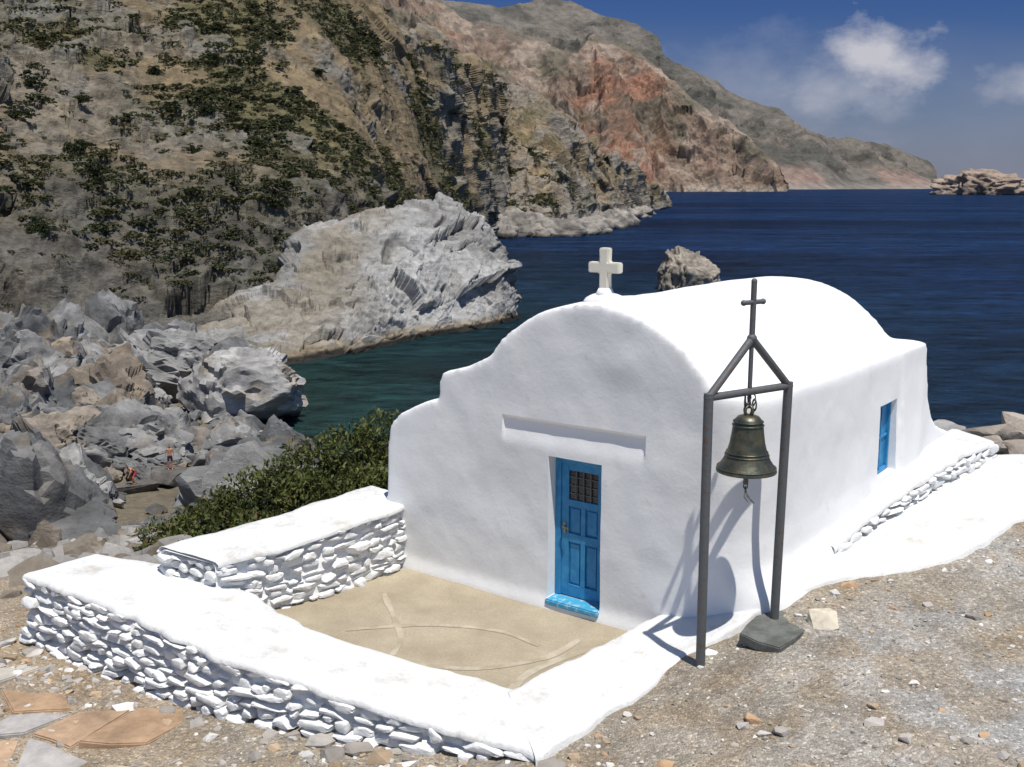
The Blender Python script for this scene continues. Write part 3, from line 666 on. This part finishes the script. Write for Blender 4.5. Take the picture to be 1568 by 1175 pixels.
# ---------------------------------------------------------------- whitewashed bands, kerbs and walls
def band(name,outer,inner,drop,mat=WHITE3,n=160,m=14,edge=.03,bumpy=.012,parent=None,seed=0):
    O=crom(outer,n);I=crom(inner,n)
    f=np.r_[0,0,.03,np.linspace(.08,.92,m),.97,1,1];dz=np.r_[-1,-.035,-.008,np.zeros(m),-.008,-.035,-1]
    P=O[:,None,:]*(1-f[None,:,None])+I[:,None,:]*f[None,:,None]
    X,Y,Z=P[...,0],P[...,1],P[...,2]
    w=np.abs(f-.5)[None,:]*2
    D=(I-O)[:,None,:];D=D/np.linalg.norm(D,axis=-1,keepdims=True)
    e=((fbm(X,Y,0*X,.30,4,400+seed)-.5)*2*edge*w)
    X=X+D[...,0]*e;Y=Y+D[...,1]*e
    Zt=Z+(fbm(X,Y,0*X,.45,4,410+seed)-.5)*2*bumpy
    Z=np.where(dz[None,:]<-.5,Zt-drop,Zt+dz[None,:])
    V=np.stack([X,Y,Z],-1).reshape(-1,3);F=gridF(*X.shape)
    return make_mesh(name,V,F,mat,True,None,parent)
def slabstone(i):
    """squared, flat-bedded rubble stone: chamfered block with slightly bowed, chipped faces"""
    V,F=ico(3);r=np.random.default_rng(900+i)
    p=7.0;nn=(np.abs(V)**p).sum(1)**(-1/p);V=V*nn[:,None]
    V[:,0]+=V[:,2]*r.uniform(-.22,.22);V[:,2]*=1+V[:,0]*r.uniform(-.28,.28);V[:,2]+=V[:,0]*r.uniform(-.12,.12)
    for _ in range(5):
        n=r.normal(size=3);n/=np.linalg.norm(n);d=V@n;lim=r.uniform(.80,1.05);V=V-np.maximum(0,d-lim)[:,None]*n
    V=V*(1+.10*(fbm(V[:,0]+i*3,V[:,1],V[:,2],.7,3,500+i)-.5))[:,None]
    return V/np.abs(V).max(0),F
_S=[slabstone(i) for i in range(20)];STN=[a for a,b in _S];STF=[b for a,b in _S]
def stones(B,P0,P1,zb0,zb1,zt0,zt1,out,h=(.07,.13),w=(.14,.36),depth=.16,gap=.0,batter=.0,skip=.0):
    P0=np.array(P0);P1=np.array(P1);L=np.linalg.norm(P1-P0);d=(P1-P0)/L;out=np.array(out)/np.linalg.norm(out)
    z=0
    Hm=max(zt0-zb0,zt1-zb1)
    while z<Hm:
        hh=random.uniform(*h);x=-random.uniform(0,.15)
        while x<L:
            ww=w[0]+(w[1]-w[0])*random.random()**1.3;hk=hh*random.choice([.75,.9,1,1.1,1.25]);xc=x+ww/2;f=min(max(xc/L,0),1)
            zt=zt0+(zt1-zt0)*f;zb=zb0+(zb1-zb0)*f
            zc=zt-z-hh/2+random.uniform(-.012,.012)
            if zc+hk/2>zt+.02:zc=zt+.02-hk/2
            if zc>zb-.05 and 0<=xc<=L and random.random()>=skip:
                q=random.randrange(20)
                V=STN[q]*np.array([random.choice([-1,1])*(ww/2*1.0),depth*random.uniform(.85,1.05),random.choice([-1,1])*hk/2*1.02])
                a=random.uniform(-.10,.10);ca,sa=math.cos(a),math.sin(a)
                V=np.stack([V[:,0]*ca-V[:,2]*sa,V[:,1],V[:,0]*sa+V[:,2]*ca],-1)
                c=P0+d*xc+out*(batter*z/max(Hm,.1)-depth*.85+random.uniform(-.03,.025))
                W=np.stack([c[0]+V[:,0]*d[0]-V[:,1]*out[0],c[1]+V[:,0]*d[1]-V[:,1]*out[1],zc+V[:,2]],-1)
                B.add(W,STF[q])
            x+=ww
        z+=hh
def polyline_stones(B,pts,zb,side,off=.0,**k):
    for i in range(len(pts)-1):
        a,b=np.array(pts[i]),np.array(pts[i+1]);d=b[:2]-a[:2];d/=np.linalg.norm(d);o=np.array([d[1],-d[0]])*side
        stones(B,a[:2]+o*off,b[:2]+o*off,zb[i],zb[i+1],a[2],b[2],o,**k)
fw=empty('courtyard_front_wall')
FO=[(-5.9,12.0,.38),(-4.3,10.85,.36),(-2.85,9.82,.32),(-.86,8.83,.2),(.27,8.40,.09)]
FI=[(-5.25,12.75,.38),(-3.5,11.95,.36),(-2.48,10.87,.31),(-1.53,10.23,.26),(.01,9.46,.2)]
band('wall_cap',FO,FI,.07,WHITE3,260,18,.085,.022,fw,1)
band('wall_core',[(x+.03,y+.05,z-.03) for x,y,z in FO],[(x-.05,y-.08,z-.03) for x,y,z in FI],.95,WHITE2,60,8,.0,.0,fw,1)
B=Bag();FOs=crom(FO,12)
FOl=[(x,y,z-.05) for x,y,z in FOs]
zb=[float(rbf(np.array([x]),np.array([y-.1]))[0])-.03 for x,y,z in FOs]
polyline_stones(B,FOl,zb,1,.0,batter=.10,h=(.06,.14),w=(.14,.48))
polyline_stones(B,[(-5.3,12.7,.33),(-5.9,12.0,.33)],[-.6,-.6],1)
B.build('wall_stones',WHITE2,True,fw).data.set_sharp_from_angle(angle=math.radians(40))
lw=empty('courtyard_side_wall')
LI=[(-1.30,13.45,.86),(-1.75,12.75,.87),(-2.35,12.1,.84),(-2.95,11.72,.76),(-3.42,11.55,.68)]
LO=[(-2.0,14.05,.9),(-2.6,13.4,.87),(-3.2,12.8,.82),(-3.8,12.4,.76),(-4.3,12.1,.70)]
band('wall_cap',LI,LO,.07,WHITE3,200,18,.07,.03,lw,2)
band('wall_core',[(x-.05,y+.04,z-.03) for x,y,z in LI],[(x+.05,y-.05,z-.03) for x,y,z in LO],1.4,WHITE2,60,8,0,0,lw,2)
B=Bag();s=crom(LI,6)[::-1];polyline_stones(B,[(x,y,z-.05) for x,y,z in s],[-.02]*6,1,.0,h=(.05,.12),w=(.12,.44))
polyline_stones(B,[(-4.3,12.1,.63),(-3.42,11.55,.62)],[.2,.2],1)
polyline_stones(B,[(-2.0,14.05,.83),(-4.3,12.1,.62)],[-.8,-.8],1)
B.build('wall_stones',WHITE2,True,lw).data.set_sharp_from_angle(angle=math.radians(40))
PO=[(.20,8.38,.09),(.89,8.98,.17),(1.37,9.43,.25),(1.76,9.85,.33),(2.31,10.15,.52),(2.94,10.62,.66),(3.78,11.08,.72),(4.56,11.24,.76),(5.29,11.59,.82),(6.53,12.75,.87),(9.0,14.7,.92)]
PI=[(-.05,9.40,.2),(.58,10.03,.21),(1.28,10.68,.27),(1.95,11.2,.34),(2.75,11.2,.62),(3.3,11.9,.76),(3.9,12.6,.80),(4.6,13.4,.85),(5.4,14.3,.9),(6.6,15.4,.95),(8.6,15.6,.97)]
band('white_pavement',PO,PI,.35,WHITE3,360,26,.09,.022,None,3)
sb=empty('side_bench')
SO=[(3.78,11.62,.82),(4.6,12.52,1.02),(5.6,13.55,1.16),(6.5,14.5,1.22),(7.3,15.35,1.2)];SI=[(3.6,12.05,.9),(4.35,13.0,1.12),(5.3,14.1,1.25),(6.2,15.1,1.3),(6.9,16.0,1.25)]
band('bench_top',SO,SI,.06,WHITE3,120,10,.06,.02,sb,4)
band('bench_core',[(x-.04,y+.05,z-.02) for x,y,z in SO],SI,.6,WHITE2,60,8,.0,0,sb,4)
B=Bag();polyline_stones(B,[(x+.02,y-.03,z-.05) for x,y,z in crom(SO,5)],[.70,.76,.84,.9,.93],1,.0,h=(.06,.14),w=(.14,.46),depth=.09)
B.build('bench_stones',WHITE2,True,sb).data.set_sharp_from_angle(angle=math.radians(40))
# courtyard floor
def floor():
    m,nt,b=newmat('courtyard_screed');L=nt.links;tc=N(nt,'ShaderNodeTexCoord')
    n=N(nt,'ShaderNodeTexNoise',Scale=1.2,Detail=8.0,Roughness=.65);n2=N(nt,'ShaderNodeTexNoise',Scale=40.0,Detail=4.0)
    for q in(n,n2):L.new(tc.outputs['Object'],q.inputs['Vector'])
    c=mixc(nt,ramp(nt,n.outputs[0],[(.35,0.0),(.65,1.0)]),(.30,.25,.175),(.41,.35,.25))
    c=mixc(nt,1.0,c,ramp(nt,n2.outputs[0],[(.3,.86),(.7,1.1)]),'MULTIPLY')
    L.new(c,b.inputs['Base Color']);b.inputs['Roughness'].default_value=.9
    bp=N(nt,'ShaderNodeBump',Strength=.3,Distance=.01);L.new(n2.outputs[0],bp.inputs['Height']);L.new(bp.outputs[0],b.inputs['Normal'])
    x=np.linspace(-4,3,141);y=np.linspace(8.9,14,103);X,Y=np.meshgrid(x,y);Z=(fbm(X,Y,0*X,1.2,3,600)-.5)*.02
    F=gridF(103,141);cx=X.ravel()[F].mean(1);cy=Y.ravel()[F].mean(1)
    keep=inpoly(cx,cy,[(-3.6,11.9),(-2.5,10.6),(-1.5,9.9),(0,9.2),(.5,9.75),(1.5,10.7),(2.2,11.0),(-1.0,13.5),(-2.2,12.6)])
    fl=empty('courtyard_floor')
    make_mesh('screed',np.stack([X,Y,Z],-1).reshape(-1,3),F[keep],m,True,None,fl)
    lm=paint_mat('cream_line_paint',(.46,.41,.32),(.35,.295,.21),3,.9,.1,.2,thr=(.40,.58))
    def rib(pts,w):
        P=crom(pts,60);d=np.gradient(P,axis=0);d/=np.linalg.norm(d,axis=1)[:,None];ww=w*(.6+.8*fbm(P[:,0],P[:,1],0*P[:,0],.2,3,5))[:,None];o=np.stack([-d[:,1],d[:,0]],-1)*ww/2
        Q=np.stack([P-o,P+o],1);z=(fbm(Q[...,0],Q[...,1],0*Q[...,0],1.2,3,600)-.5)*.02+.005
        make_mesh('painted_line',np.concatenate([Q,z[...,None]],-1).reshape(-1,3),gridF(60,2),lm,True,None,fl)
    rib([(-1.75,10.75),(-1.0,10.35),(-.35,10.25),(.35,10.5),(.75,10.95)],.09)
    rib([(-.05,9.65),(.15,10.1),(.55,10.5),(1.0,10.75)],.09)
    rib([(-1.6,12.3),(-1.4,11.6),(-1.25,11.0),(-1.3,10.55)],.07)
    rib([(-1.9,11.2),(-1.0,11.35),(-.2,11.2),(.3,10.8)],.07)
floor()
# ---------------------------------------------------------------- bell frame
def bell():
    p=empty('bell_frame');PL=Vector((1.86,9.62,.30));PR=Vector((2.735,10.25,.48));TL=Vector((1.853,9.65,3.03));TR=Vector((2.76,10.25,3.03))
    d=(TR-TL).normalized();mid=(TL+TR)/2;ap=mid+Vector((0,0,.52))
    b=bmesh.new()
    def sq(a,c,r):
        a=Vector(a);c=Vector(c);tube(b,a,c,r,14)
    sq(PL,TL+Vector((0,0,.04)),.047);sq(PR,TR+Vector((0,0,.04)),.047);sq(TL-d*.02,TR+d*.02,.038)
    sq(TL,ap,.038);sq(TR,ap,.038);sq(ap,mid,.022)
    ct=Vector((mid.x,mid.y,4.10));sq(ap-Vector((0,0,.03)),ct,.028)
    cb=Vector((mid.x,mid.y,3.90));sq(cb-d*.13,cb+d*.13,.024)
    for q in(TL,TR,ap):
        bmesh.ops.create_icosphere(b,subdivisions=2,radius=.050,matrix=Matrix.Translation(q))
    for q in(cb-d*.13,cb+d*.13,ct):bmesh.ops.create_icosphere(b,subdivisions=2,radius=.030,matrix=Matrix.Translation(q))
    bm_obj('frame',b,IRON,True,p).data.set_sharp_from_angle(angle=math.radians(45))
    prof=[(.0,2.80),(.06,2.80),(.105,2.785),(.135,2.75),(.150,2.70),(.160,2.62),(.175,2.52),(.20,2.43),(.235,2.35),(.275,2.29),(.30,2.255),(.302,2.235),(.285,2.23),(.25,2.27),(.20,2.36),(.15,2.5),(.13,2.7),(.0,2.76)]
    b=bmesh.new();ns=48;c=mid.copy();rows=[]
    for r,z in prof:rows.append([b.verts.new((c.x+max(r,.001)*.98*math.cos(a),c.y+max(r,.001)*.98*math.sin(a),z)) for a in np.linspace(0,2*math.pi,ns,endpoint=False)])
    for a,e in zip(rows,rows[1:]):
        for i in range(ns):b.faces.new((a[i],a[(i+1)%ns],e[(i+1)%ns],e[i]))
    bmesh.ops.recalc_face_normals(b,faces=b.faces[:])
    BR=paint_mat('aged_bronze',(.075,.085,.065),(.19,.16,.10),9,.42,.5,.5,.7,(.4,.7))
    bo=bm_obj('bell',b,BR,True,p);bo.data.set_sharp_from_angle(angle=math.radians(50))
    def torus(bm,cc,R,r,axis='Z',rx=1,n=24,k=8,rot=0):
        g=[]
        for i in range(n):
            a=2*math.pi*i/n;row=[]
            for j in range(k):
                t=2*math.pi*j/k;q=Vector(((R+r*math.cos(t))*math.cos(a),(R+r*math.cos(t))*math.sin(a)*rx,r*math.sin(t)))
                if axis=='Y':q=Vector((q.x,q.z,q.y))
                q=Matrix.Rotation(rot,3,'Z')@q
                row.append(bm.verts.new(cc+q))
            g.append(row)
        for i in range(n):
            for j in range(k):bm.faces.new((g[i][j],g[(i+1)%n][j],g[(i+1)%n][(j+1)%k],g[i][(j+1)%k]))
    b=bmesh.new()
    for z,r in((2.735,.143),(2.70,.150),(2.43,.20),(2.40,.212),(2.275,.285)):torus(b,Vector((c.x,c.y,z)),r,.007,n=40)
    torus(b,Vector((c.x,c.y,2.84)),.05,.016,'Y',1.0,rot=.6);torus(b,Vector((c.x,c.y,2.84)),.05,.016,'Y',1.0,rot=2.2)
    bm_obj('bell_rings_and_crown',b,BR,True,p)
    b=bmesh.new()
    for i in range(5):torus(b,Vector((c.x,c.y,2.90+i*.035)),.02,.007,'Y',1.5,12,6,rot=(i%2)*1.57+.4)
    torus(b,Vector((c.x+.03,c.y,2.95)),.035,.007,'Y',1.8,14,6,rot=.2);torus(b,Vector((c.x-.04,c.y,2.94)),.03,.007,'Y',1.8,14,6,rot=1.2)
    torus(b,Vector((c.x-.02,c.y-.02,2.98)),.05,.008,'Y',1.4,14,6,rot=.8);torus(b,Vector((c.x+.05,c.y-.01,2.90)),.03,.008,'Y',1.8,14,6,rot=2.0)
    tube(b,(c.x,c.y,2.78),(c.x,c.y,2.20),.012,8);tube(b,(c.x,c.y,2.22),(c.x,c.y,2.10),.02,10,.028)
    for i in range(2):torus(b,Vector((c.x,c.y,2.08-i*.035)),.02,.006,'Y',1.4,12,6,rot=i*1.5)
    bm_obj('chain_and_clapper',b,IRON,True,p)
    b=bmesh.new();pts=[Vector((c.x,c.y,2.04)),Vector((c.x+.02,c.y,1.98)),Vector((c.x+.05,c.y,1.94)),Vector((c.x+.09,c.y,1.90))]
    for a,e in zip(pts,pts[1:]):tube(b,a,e,.010,6)
    pts=[Vector((c.x,c.y,2.04)),Vector((c.x-.01,c.y,1.97)),Vector((c.x+.03,c.y,1.91))]
    for a,e in zip(pts,pts[1:]):tube(b,a,e,.007,6)
    bm_obj('bell_rope',b,paint_mat('rope',(.5,.47,.4),(.3,.27,.2),40,.9),True,p)
bell()
# ---------------------------------------------------------------- stones on the ground
def polyslab(name,pts,z,th,colr,seed):
    b=bmesh.new();n=len(pts);r0=[b.verts.new((x,y,z+.02*math.sin(i*2.1+seed))) for i,(x,y) in enumerate(pts)];r1=[b.verts.new((x*1.0,y,z-th)) for x,y in pts]
    for i in range(n):b.faces.new((r0[i],r0[(i+1)%n],r1[(i+1)%n],r1[i]))
    b.faces.new(r0);b.faces.new(r1[::-1]);bmesh.ops.recalc_face_normals(b,faces=b.faces[:])
    bmesh.ops.bevel(b,geom=b.edges[:],offset=.012,segments=2,affect='EDGES')
    o=bm_obj(name,b,paint_mat(name+'_mat',colr,tuple(c*.6 for c in colr),6,.8,.8,.3,0,(.4,.6)),False);return o
polyslab('slate_slab',[(2.28,9.83),(2.42,9.66),(2.62,9.55),(2.86,9.76),(3.06,10.02),(3.02,10.32),(2.80,10.42),(2.55,10.30),(2.40,10.08)],.57,.10,(.15,.155,.14),1)
V,F=hull(77,18,3,.05);make_mesh('white_stone',V*np.array([.17,.15,.13])+np.array([3.17,10.02,.62]),F,paint_mat('pale_stone',(.62,.56,.44),(.45,.38,.28),8,.9,.6),False)
EXC=[(-6.1,12.1),(-4.3,10.75),(-2.85,9.68),(-.86,8.7),(.27,8.25),(1.0,8.95),(1.85,9.8),(2.4,10.1),(3.0,10.5),(3.8,11.0),(4.6,11.15),(5.4,11.5),(6.6,12.7),(9.4,15.2),(8,18),(-2,18),(-5.3,12.9)]
PT=[hull(900+i,12,0,.0) for i in range(10)];PT2=[hull(900+i,14,2,.06) for i in range(10)]
ROCK_S=rock_mat('pebble_stone',.12,.5,.02,.75,1.2,0,.95)
def scatter(name,n,xr,yr,size,cols,cond=None,flat=.6,sink=.2,tp=PT):
    B=Bag()
    X=rng.uniform(*xr,n*4);Y=rng.uniform(*yr,n*4);ok=~inpoly(X,Y,EXC)
    if cond is not None:ok&=cond(X,Y)
    X=X[ok][:n];Y=Y[ok][:n];Z=terrain(X,Y)
    for x,y,z in zip(X,Y,Z):
        V,F=tp[random.randrange(10)];s=size[0]+(size[1]-size[0])*random.random()**3
        P=(V@rotm((random.uniform(-.5,.5),random.uniform(-.5,.5),random.uniform(0,6.3))).T)*np.array([s,s*random.uniform(.6,1),s*flat])
        c=np.array(random.choice(cols))*random.uniform(.75,1.25);B.add(P+np.array([x,y,z+s*flat*sink]),F,c)
    return B.build(name,ROCK_S,False)
gcol=[(.36,.33,.30),(.26,.24,.21),(.46,.42,.37),(.38,.29,.20),(.6,.57,.52)]
scatter('gravel',8500,(-7,9),(6.0,14.5),(.008,.032),gcol)
scatter('loose_stones',460,(-6.5,9),(6.2,14),(.03,.09),gcol+[(.45,.30,.18)],lambda x,y:fbm(x,y,0*x,1.2,3,33)>.5,tp=PT2)
scatter('kerb_rubble',300,(.3,9),(8.2,15),(.02,.07),[(.5,.47,.42),(.40,.30,.20),(.7,.69,.66)],lambda x,y:inpoly(x-.15,y+.17,EXC)|inpoly(x-.17,y+.05,EXC),tp=PT2)
scatter('wall_foot_rubble',520,(-7,1.5),(7.0,13),(.03,.15),[(.45,.42,.38),(.40,.30,.20),(.30,.27,.24),(.6,.58,.55)],lambda x,y:np.abs((y-12.0)+(x+5.9)*.60+.35-.02*x)<.42,.55,tp=PT2)
scatter('slope_stones',1100,(-16,-2),(13.5,30),(.08,.5),[(.25,.235,.215),(.30,.285,.265),(.20,.17,.135)],None,.7,tp=PT2)
# flagstones lower left
def flags():
    B=Bag();r=random.Random(3)
    nx_,ny_=9,9;x0,y0,dx_,dy_=-8.2,7.0,.66,.62
    P=np.array([[(x0+i*dx_+r.uniform(-.2,.2)+(.3 if j%2 else 0),y0+j*dy_+r.uniform(-.18,.18)) for i in range(nx_)] for j in range(ny_)])
    for j in range(ny_-1):
        for i in range(nx_-1):
            q=np.array([P[j,i],(P[j,i]+P[j,i+1])/2+np.array([0,r.uniform(-.06,.06)]),P[j,i+1],P[j+1,i+1],(P[j+1,i]+P[j+1,i+1])/2+np.array([0,r.uniform(-.06,.06)]),P[j+1,i]])
            c=q.mean(0);lim=12.0-(c[0]+5.9)*.60-.75
            if c[1]>lim or c[0]>-3.4+r.uniform(-.8,.3) or r.random()<.1:continue
            q=c+(q-c)*r.uniform(.80,.93);z=float(terrain(c[:1],c[1:],False)[0])+.03+r.uniform(-.01,.02);tx,ty=r.uniform(-.05,.05),r.uniform(-.05,.05)
            bm=bmesh.new();top=[bm.verts.new((a,b,z+(a-c[0])*tx+(b-c[1])*ty)) for a,b in q];bot=[bm.verts.new((a,b,z-.1)) for a,b in q]
            n=len(q)
            for k in range(n):bm.faces.new((top[k],top[(k+1)%n],bot[(k+1)%n],bot[k]))
            bm.faces.new(top);bm.faces.new(bot[::-1]);bmesh.ops.recalc_face_normals(bm,faces=bm.faces[:]);bmesh.ops.bevel(bm,geom=bm.edges[:],offset=.014,segments=2,affect='EDGES');bmesh.ops.triangulate(bm,faces=bm.faces[:])
            bm.verts.index_update();V=np.array([v.co[:] for v in bm.verts]);F=np.array([[v.index for v in f.verts] for f in bm.faces]);bm.free()
            B.add(V,F,np.array(r.choice([(.42,.29,.19),(.42,.35,.26),(.36,.34,.32),(.40,.27,.17),(.42,.39,.34)])))
    B.build('flagstone_path',rock_mat('flagstone',.35,.6,.03,.55,1.4,.1,.9),False)
flags()
# ---------------------------------------------------------------- people
SK=(.46,.235,.14)
def person(name,x,y,z,rot,pose,top,bottom,hair=(.03,.02,.015)):
    J={'pel':(0,0,.95,.13,.10),'wst':(0,0,1.08,.125,.09),'chs':(0,0,1.30,.155,.105),'nk0':(0,0,1.46,.07,.06),'nk':(0,-.005,1.52,.055,.055),'hd0':(0,-.02,1.58,.07,.085),'hd1':(0,-.01,1.67,.078,.098),'hd2':(0,.0,1.74,.055,.07)}
    Ed=[('pel','wst'),('wst','chs'),('chs','nk0'),('nk0','nk'),('nk','hd0'),('hd0','hd1'),('hd1','hd2')]
    for sd,sg in(('l',-1),('r',1)):
        for k,v in pose[sd].items():J[k+sd]=v
        Ed+=[('chs','sh'+sd),('sh'+sd,'el'+sd),('el'+sd,'wr'+sd),('wr'+sd,'pa'+sd),('pel','hp'+sd),('hp'+sd,'kn'+sd),('kn'+sd,'an'+sd),('an'+sd,'to'+sd)]
        pa=np.array(J['pa'+sd][:3]);wr=np.array(J['wr'+sd][:3]);dr=(pa-wr)/np.linalg.norm(pa-wr)
        for f in range(5):
            o=np.array([0,(f-1.5)*.02,0]) if f<4 else np.array([0,-.04,.02]);ln=[.07,.08,.075,.06,.045][f]
            J['f%d%s'%(f,sd)]=(*(pa+o+dr*ln*.5),.009,.009);J['g%d%s'%(f,sd)]=(*(pa+o+dr*ln+np.array([-sg*.01,0,0])),.008,.008);Ed+=[('pa'+sd,'f%d%s'%(f,sd)),('f%d%s'%(f,sd),'g%d%s'%(f,sd))]
    for k,v in pose.get('body',{}).items():J[k]=v
    ks=list(J);me=bpy.data.meshes.new(name);me.from_pydata([J[k][:3] for k in ks],[(ks.index(a),ks.index(b)) for a,b in Ed],[]);me.update()
    ob=bpy.data.objects.new(name,me);COL.objects.link(ob);ob.modifiers.new('s','SKIN')
    sv=me.skin_vertices[0].data
    for i,k in enumerate(ks):sv[i].radius=J[k][3:5];sv[i].use_root=(k=='pel')
    m=ob.modifiers.new('u','SUBSURF');m.levels=2;m.render_levels=2
    apply_mods(ob);me=ob.data
    me.materials.clear()
    for nm,c in(('skin',SK),('top',top),('bottom',bottom),('hair',hair)):me.materials.append(paint_mat(name+'_'+nm,c,tuple(q*.8 for q in c),30,.7,.1,.3))
    hd=Vector(J['hd1'][:3])
    for f in me.polygons:
        c=f.center;mi=0
        if pose['shorts'][0]<c.z<pose['shorts'][1] and abs(c.x)<.24 and (c.y>-.2):mi=2
        elif top!=SK and pose['shorts'][1]<=c.z<J['nk0'][2] and abs(c.x)<.2:mi=1
        if (hd-c).length<.17 and (c.z>hd.z+.03 or c.y>hd.y+.03) and c.z>hd.z-.08:mi=3
        f.material_index=mi;f.use_smooth=True
    ob.location=(x,y,z);ob.rotation_euler=(0,0,rot)
    return ob
stand={'shorts':(.62,1.0)}
for sd,g in(('l',-1),('r',1)):
    stand[sd]={'sh':(g*.18,0,1.42,.055,.055),'el':(g*.25,.02,1.14,.042,.042),'wr':(g*.26,-.05,.90,.028,.028),'pa':(g*.26,-.07,.83,.035,.02),'hp':(g*.09,0,.90,.095,.095),'kn':(g*.11,-.02+.06*(g>0),.50,.06,.06),'an':(g*.12,.03,.09,.04,.045),'to':(g*.13,-.12,.04,.04,.03)}
bend={'shorts':(.55,.95),'body':{'pel':(0,.15,.80,.13,.11),'wst':(0,.05,.92,.125,.09),'chs':(0,-.14,1.04,.15,.11),'nk0':(0,-.28,1.12,.07,.06),'nk':(0,-.32,1.16,.055,.055),'hd0':(0,-.37,1.20,.07,.08),'hd1':(0,-.42,1.25,.08,.09),'hd2':(0,-.45,1.32,.055,.06)}}
for sd,g in(('l',-1),('r',1)):
    bend[sd]={'sh':(g*.18,-.22,1.08,.055,.055),'el':(g*.22,-.32,.82,.042,.042),'wr':(g*.18,-.42,.62,.028,.028),'pa':(g*.17,-.44,.55,.035,.02),'hp':(g*.09,.15,.76,.1,.1),'kn':(g*.12,-.10,.48,.062,.062),'an':(g*.12,.06,.09,.04,.045),'to':(g*.13,-.09,.04,.04,.03)}
def tz(x,y):return float(terrain(np.array([x]),np.array([y]),False)[0])
# each stands on a flat-topped rock ledge
LB=Bag();tops=[]
for (x,y),h in zip(PEOPLE,(.9,.5)):
    V,F=hull(int(abs(x)*10),14,3,.05,fac=.06);V=V/np.abs(V).max(0);top=tz(x,y)+h
    V=V*np.array([1.5,1.2,h*.9+.5]);V[:,2]=np.minimum(V[:,2],0);P=V+np.array([x,y,top])
    LB.add(P,F,np.tile(np.array([.13,.12,.11]),(len(P),1)));tops.append(top)
LB.build('rock_ledge',ROCK,False)
for (nm,(x,y),zt,rot,ps,tp,bt) in (('person',PEOPLE[0],tops[0],.3,stand,SK,(.03,.03,.05)),('person.001',PEOPLE[1],tops[1],-.7,bend,SK,(.35,.04,.05))):
    person(nm,x,y,zt-.01,rot,ps,tp,bt)
# ---------------------------------------------------------------- light, sky, camera
EL,AZ=math.radians(71),math.radians(155)
sd=bpy.data.lights.new('sun','SUN');sd.energy=4.9;sd.angle=math.radians(.53);sd.color=(1,.96,.89)
so=bpy.data.objects.new('sun',sd);COL.objects.link(so)
dirs=Vector((math.sin(AZ)*math.cos(EL),math.cos(AZ)*math.cos(EL),math.sin(EL)))
so.rotation_euler=dirs.to_track_quat('Z','Y').to_euler();so.location=dirs*60
w=bpy.data.worlds.new('World');scene.world=w;w.use_nodes=True;nt=w.node_tree;L=nt.links
bg=nt.nodes['Background'];sky=N(nt,'ShaderNodeTexSky');sky.sky_type='NISHITA';sky.sun_disc=False;sky.sun_elevation=EL;sky.sun_rotation=AZ;sky.ozone_density=2.0;sky.dust_density=.4;sky.air_density=1.0;sky.altitude=50
tc=N(nt,'ShaderNodeTexCoord');sp=N(nt,'ShaderNodeSeparateXYZ');L.new(tc.outputs['Generated'],sp.inputs[0])
yy=mathn(nt,'MAXIMUM',sp.outputs[1],.08);bb_=mathn(nt,'DIVIDE',sp.outputs[0],yy);ee=mathn(nt,'DIVIDE',sp.outputs[2],yy)
cv=N(nt,'ShaderNodeCombineXYZ');L.new(bb_,cv.inputs[0]);L.new(mathn(nt,'MULTIPLY',ee,1.5),cv.inputs[1])
cn=N(nt,'ShaderNodeTexNoise',Scale=15.0,Detail=9.0,Roughness=.6);L.new(cv.outputs[0],cn.inputs['Vector'])
cn2=N(nt,'ShaderNodeTexNoise',Scale=6.0,Detail=8.0,Roughness=.55);L.new(cv.outputs[0],cn2.inputs['Vector'])
def puff(b0,e0,rb,re,soft,amp):
    a=mathn(nt,'DIVIDE',mathn(nt,'SUBTRACT',bb_,b0),rb);c=mathn(nt,'DIVIDE',mathn(nt,'SUBTRACT',ee,e0),re)
    d=mathn(nt,'SQRT',mathn(nt,'ADD',mathn(nt,'MULTIPLY',a,a),mathn(nt,'MULTIPLY',c,c)))
    q=mathn(nt,'ADD',mathn(nt,'SUBTRACT',1.0,d),mathn(nt,'MULTIPLY',mathn(nt,'SUBTRACT',cn.outputs[0],.5),amp))
    return mathn(nt,'MULTIPLY',q,soft,True)
m1=mathn(nt,'MAXIMUM',mathn(nt,'MULTIPLY',puff(.340,.116,.062,.040,1.1,2.6),.95),mathn(nt,'MULTIPLY',puff(.30,.09,.085,.045,.8,2.6),.6))
m2=mathn(nt,'MAXIMUM',mathn(nt,'MULTIPLY',puff(.475,.085,.055,.022,.9,3.0),.5),mathn(nt,'MULTIPLY',puff(.24,.085,.15,.06,.6,2.6),.34))
m3=mathn(nt,'MULTIPLY',mathn(nt,'MULTIPLY',ramp(nt,cn2.outputs[0],[(.36,0.35),(.62,1.0)]),ramp(nt,ee,[(0.0,1.0),(.06,.85),(.15,0.0)])),.85)
tint=mixc(nt,1.0,sky.outputs[0],ramp(nt,ee,[(0,(.32,.34,.52)),(.06,(.27,.33,.52)),(.17,(.165,.255,.50)),(.7,(.52,.63,.82))]),'MULTIPLY')
hz=mixc(nt,m3,tint,(2.3,2.55,3.5))
cc=mixc(nt,mathn(nt,'MAXIMUM',m1,m2),hz,(5.6,5.6,6.1))
L.new(cc,bg.inputs['Color']);bg.inputs['Strength'].default_value=.10
cd=bpy.data.cameras.new('camera');cam=bpy.data.objects.new('camera',cd);COL.objects.link(cam)
cam.location=(0,0,5);cam.rotation_euler=(math.radians(90)-math.atan(304/1600),0,0);cd.sensor_width=36;cd.lens=36*1600/1568;cd.clip_start=.1;cd.clip_end=90000
scene.camera=cam
scene.view_settings.view_transform='Standard';scene.view_settings.look='None';scene.view_settings.exposure=0
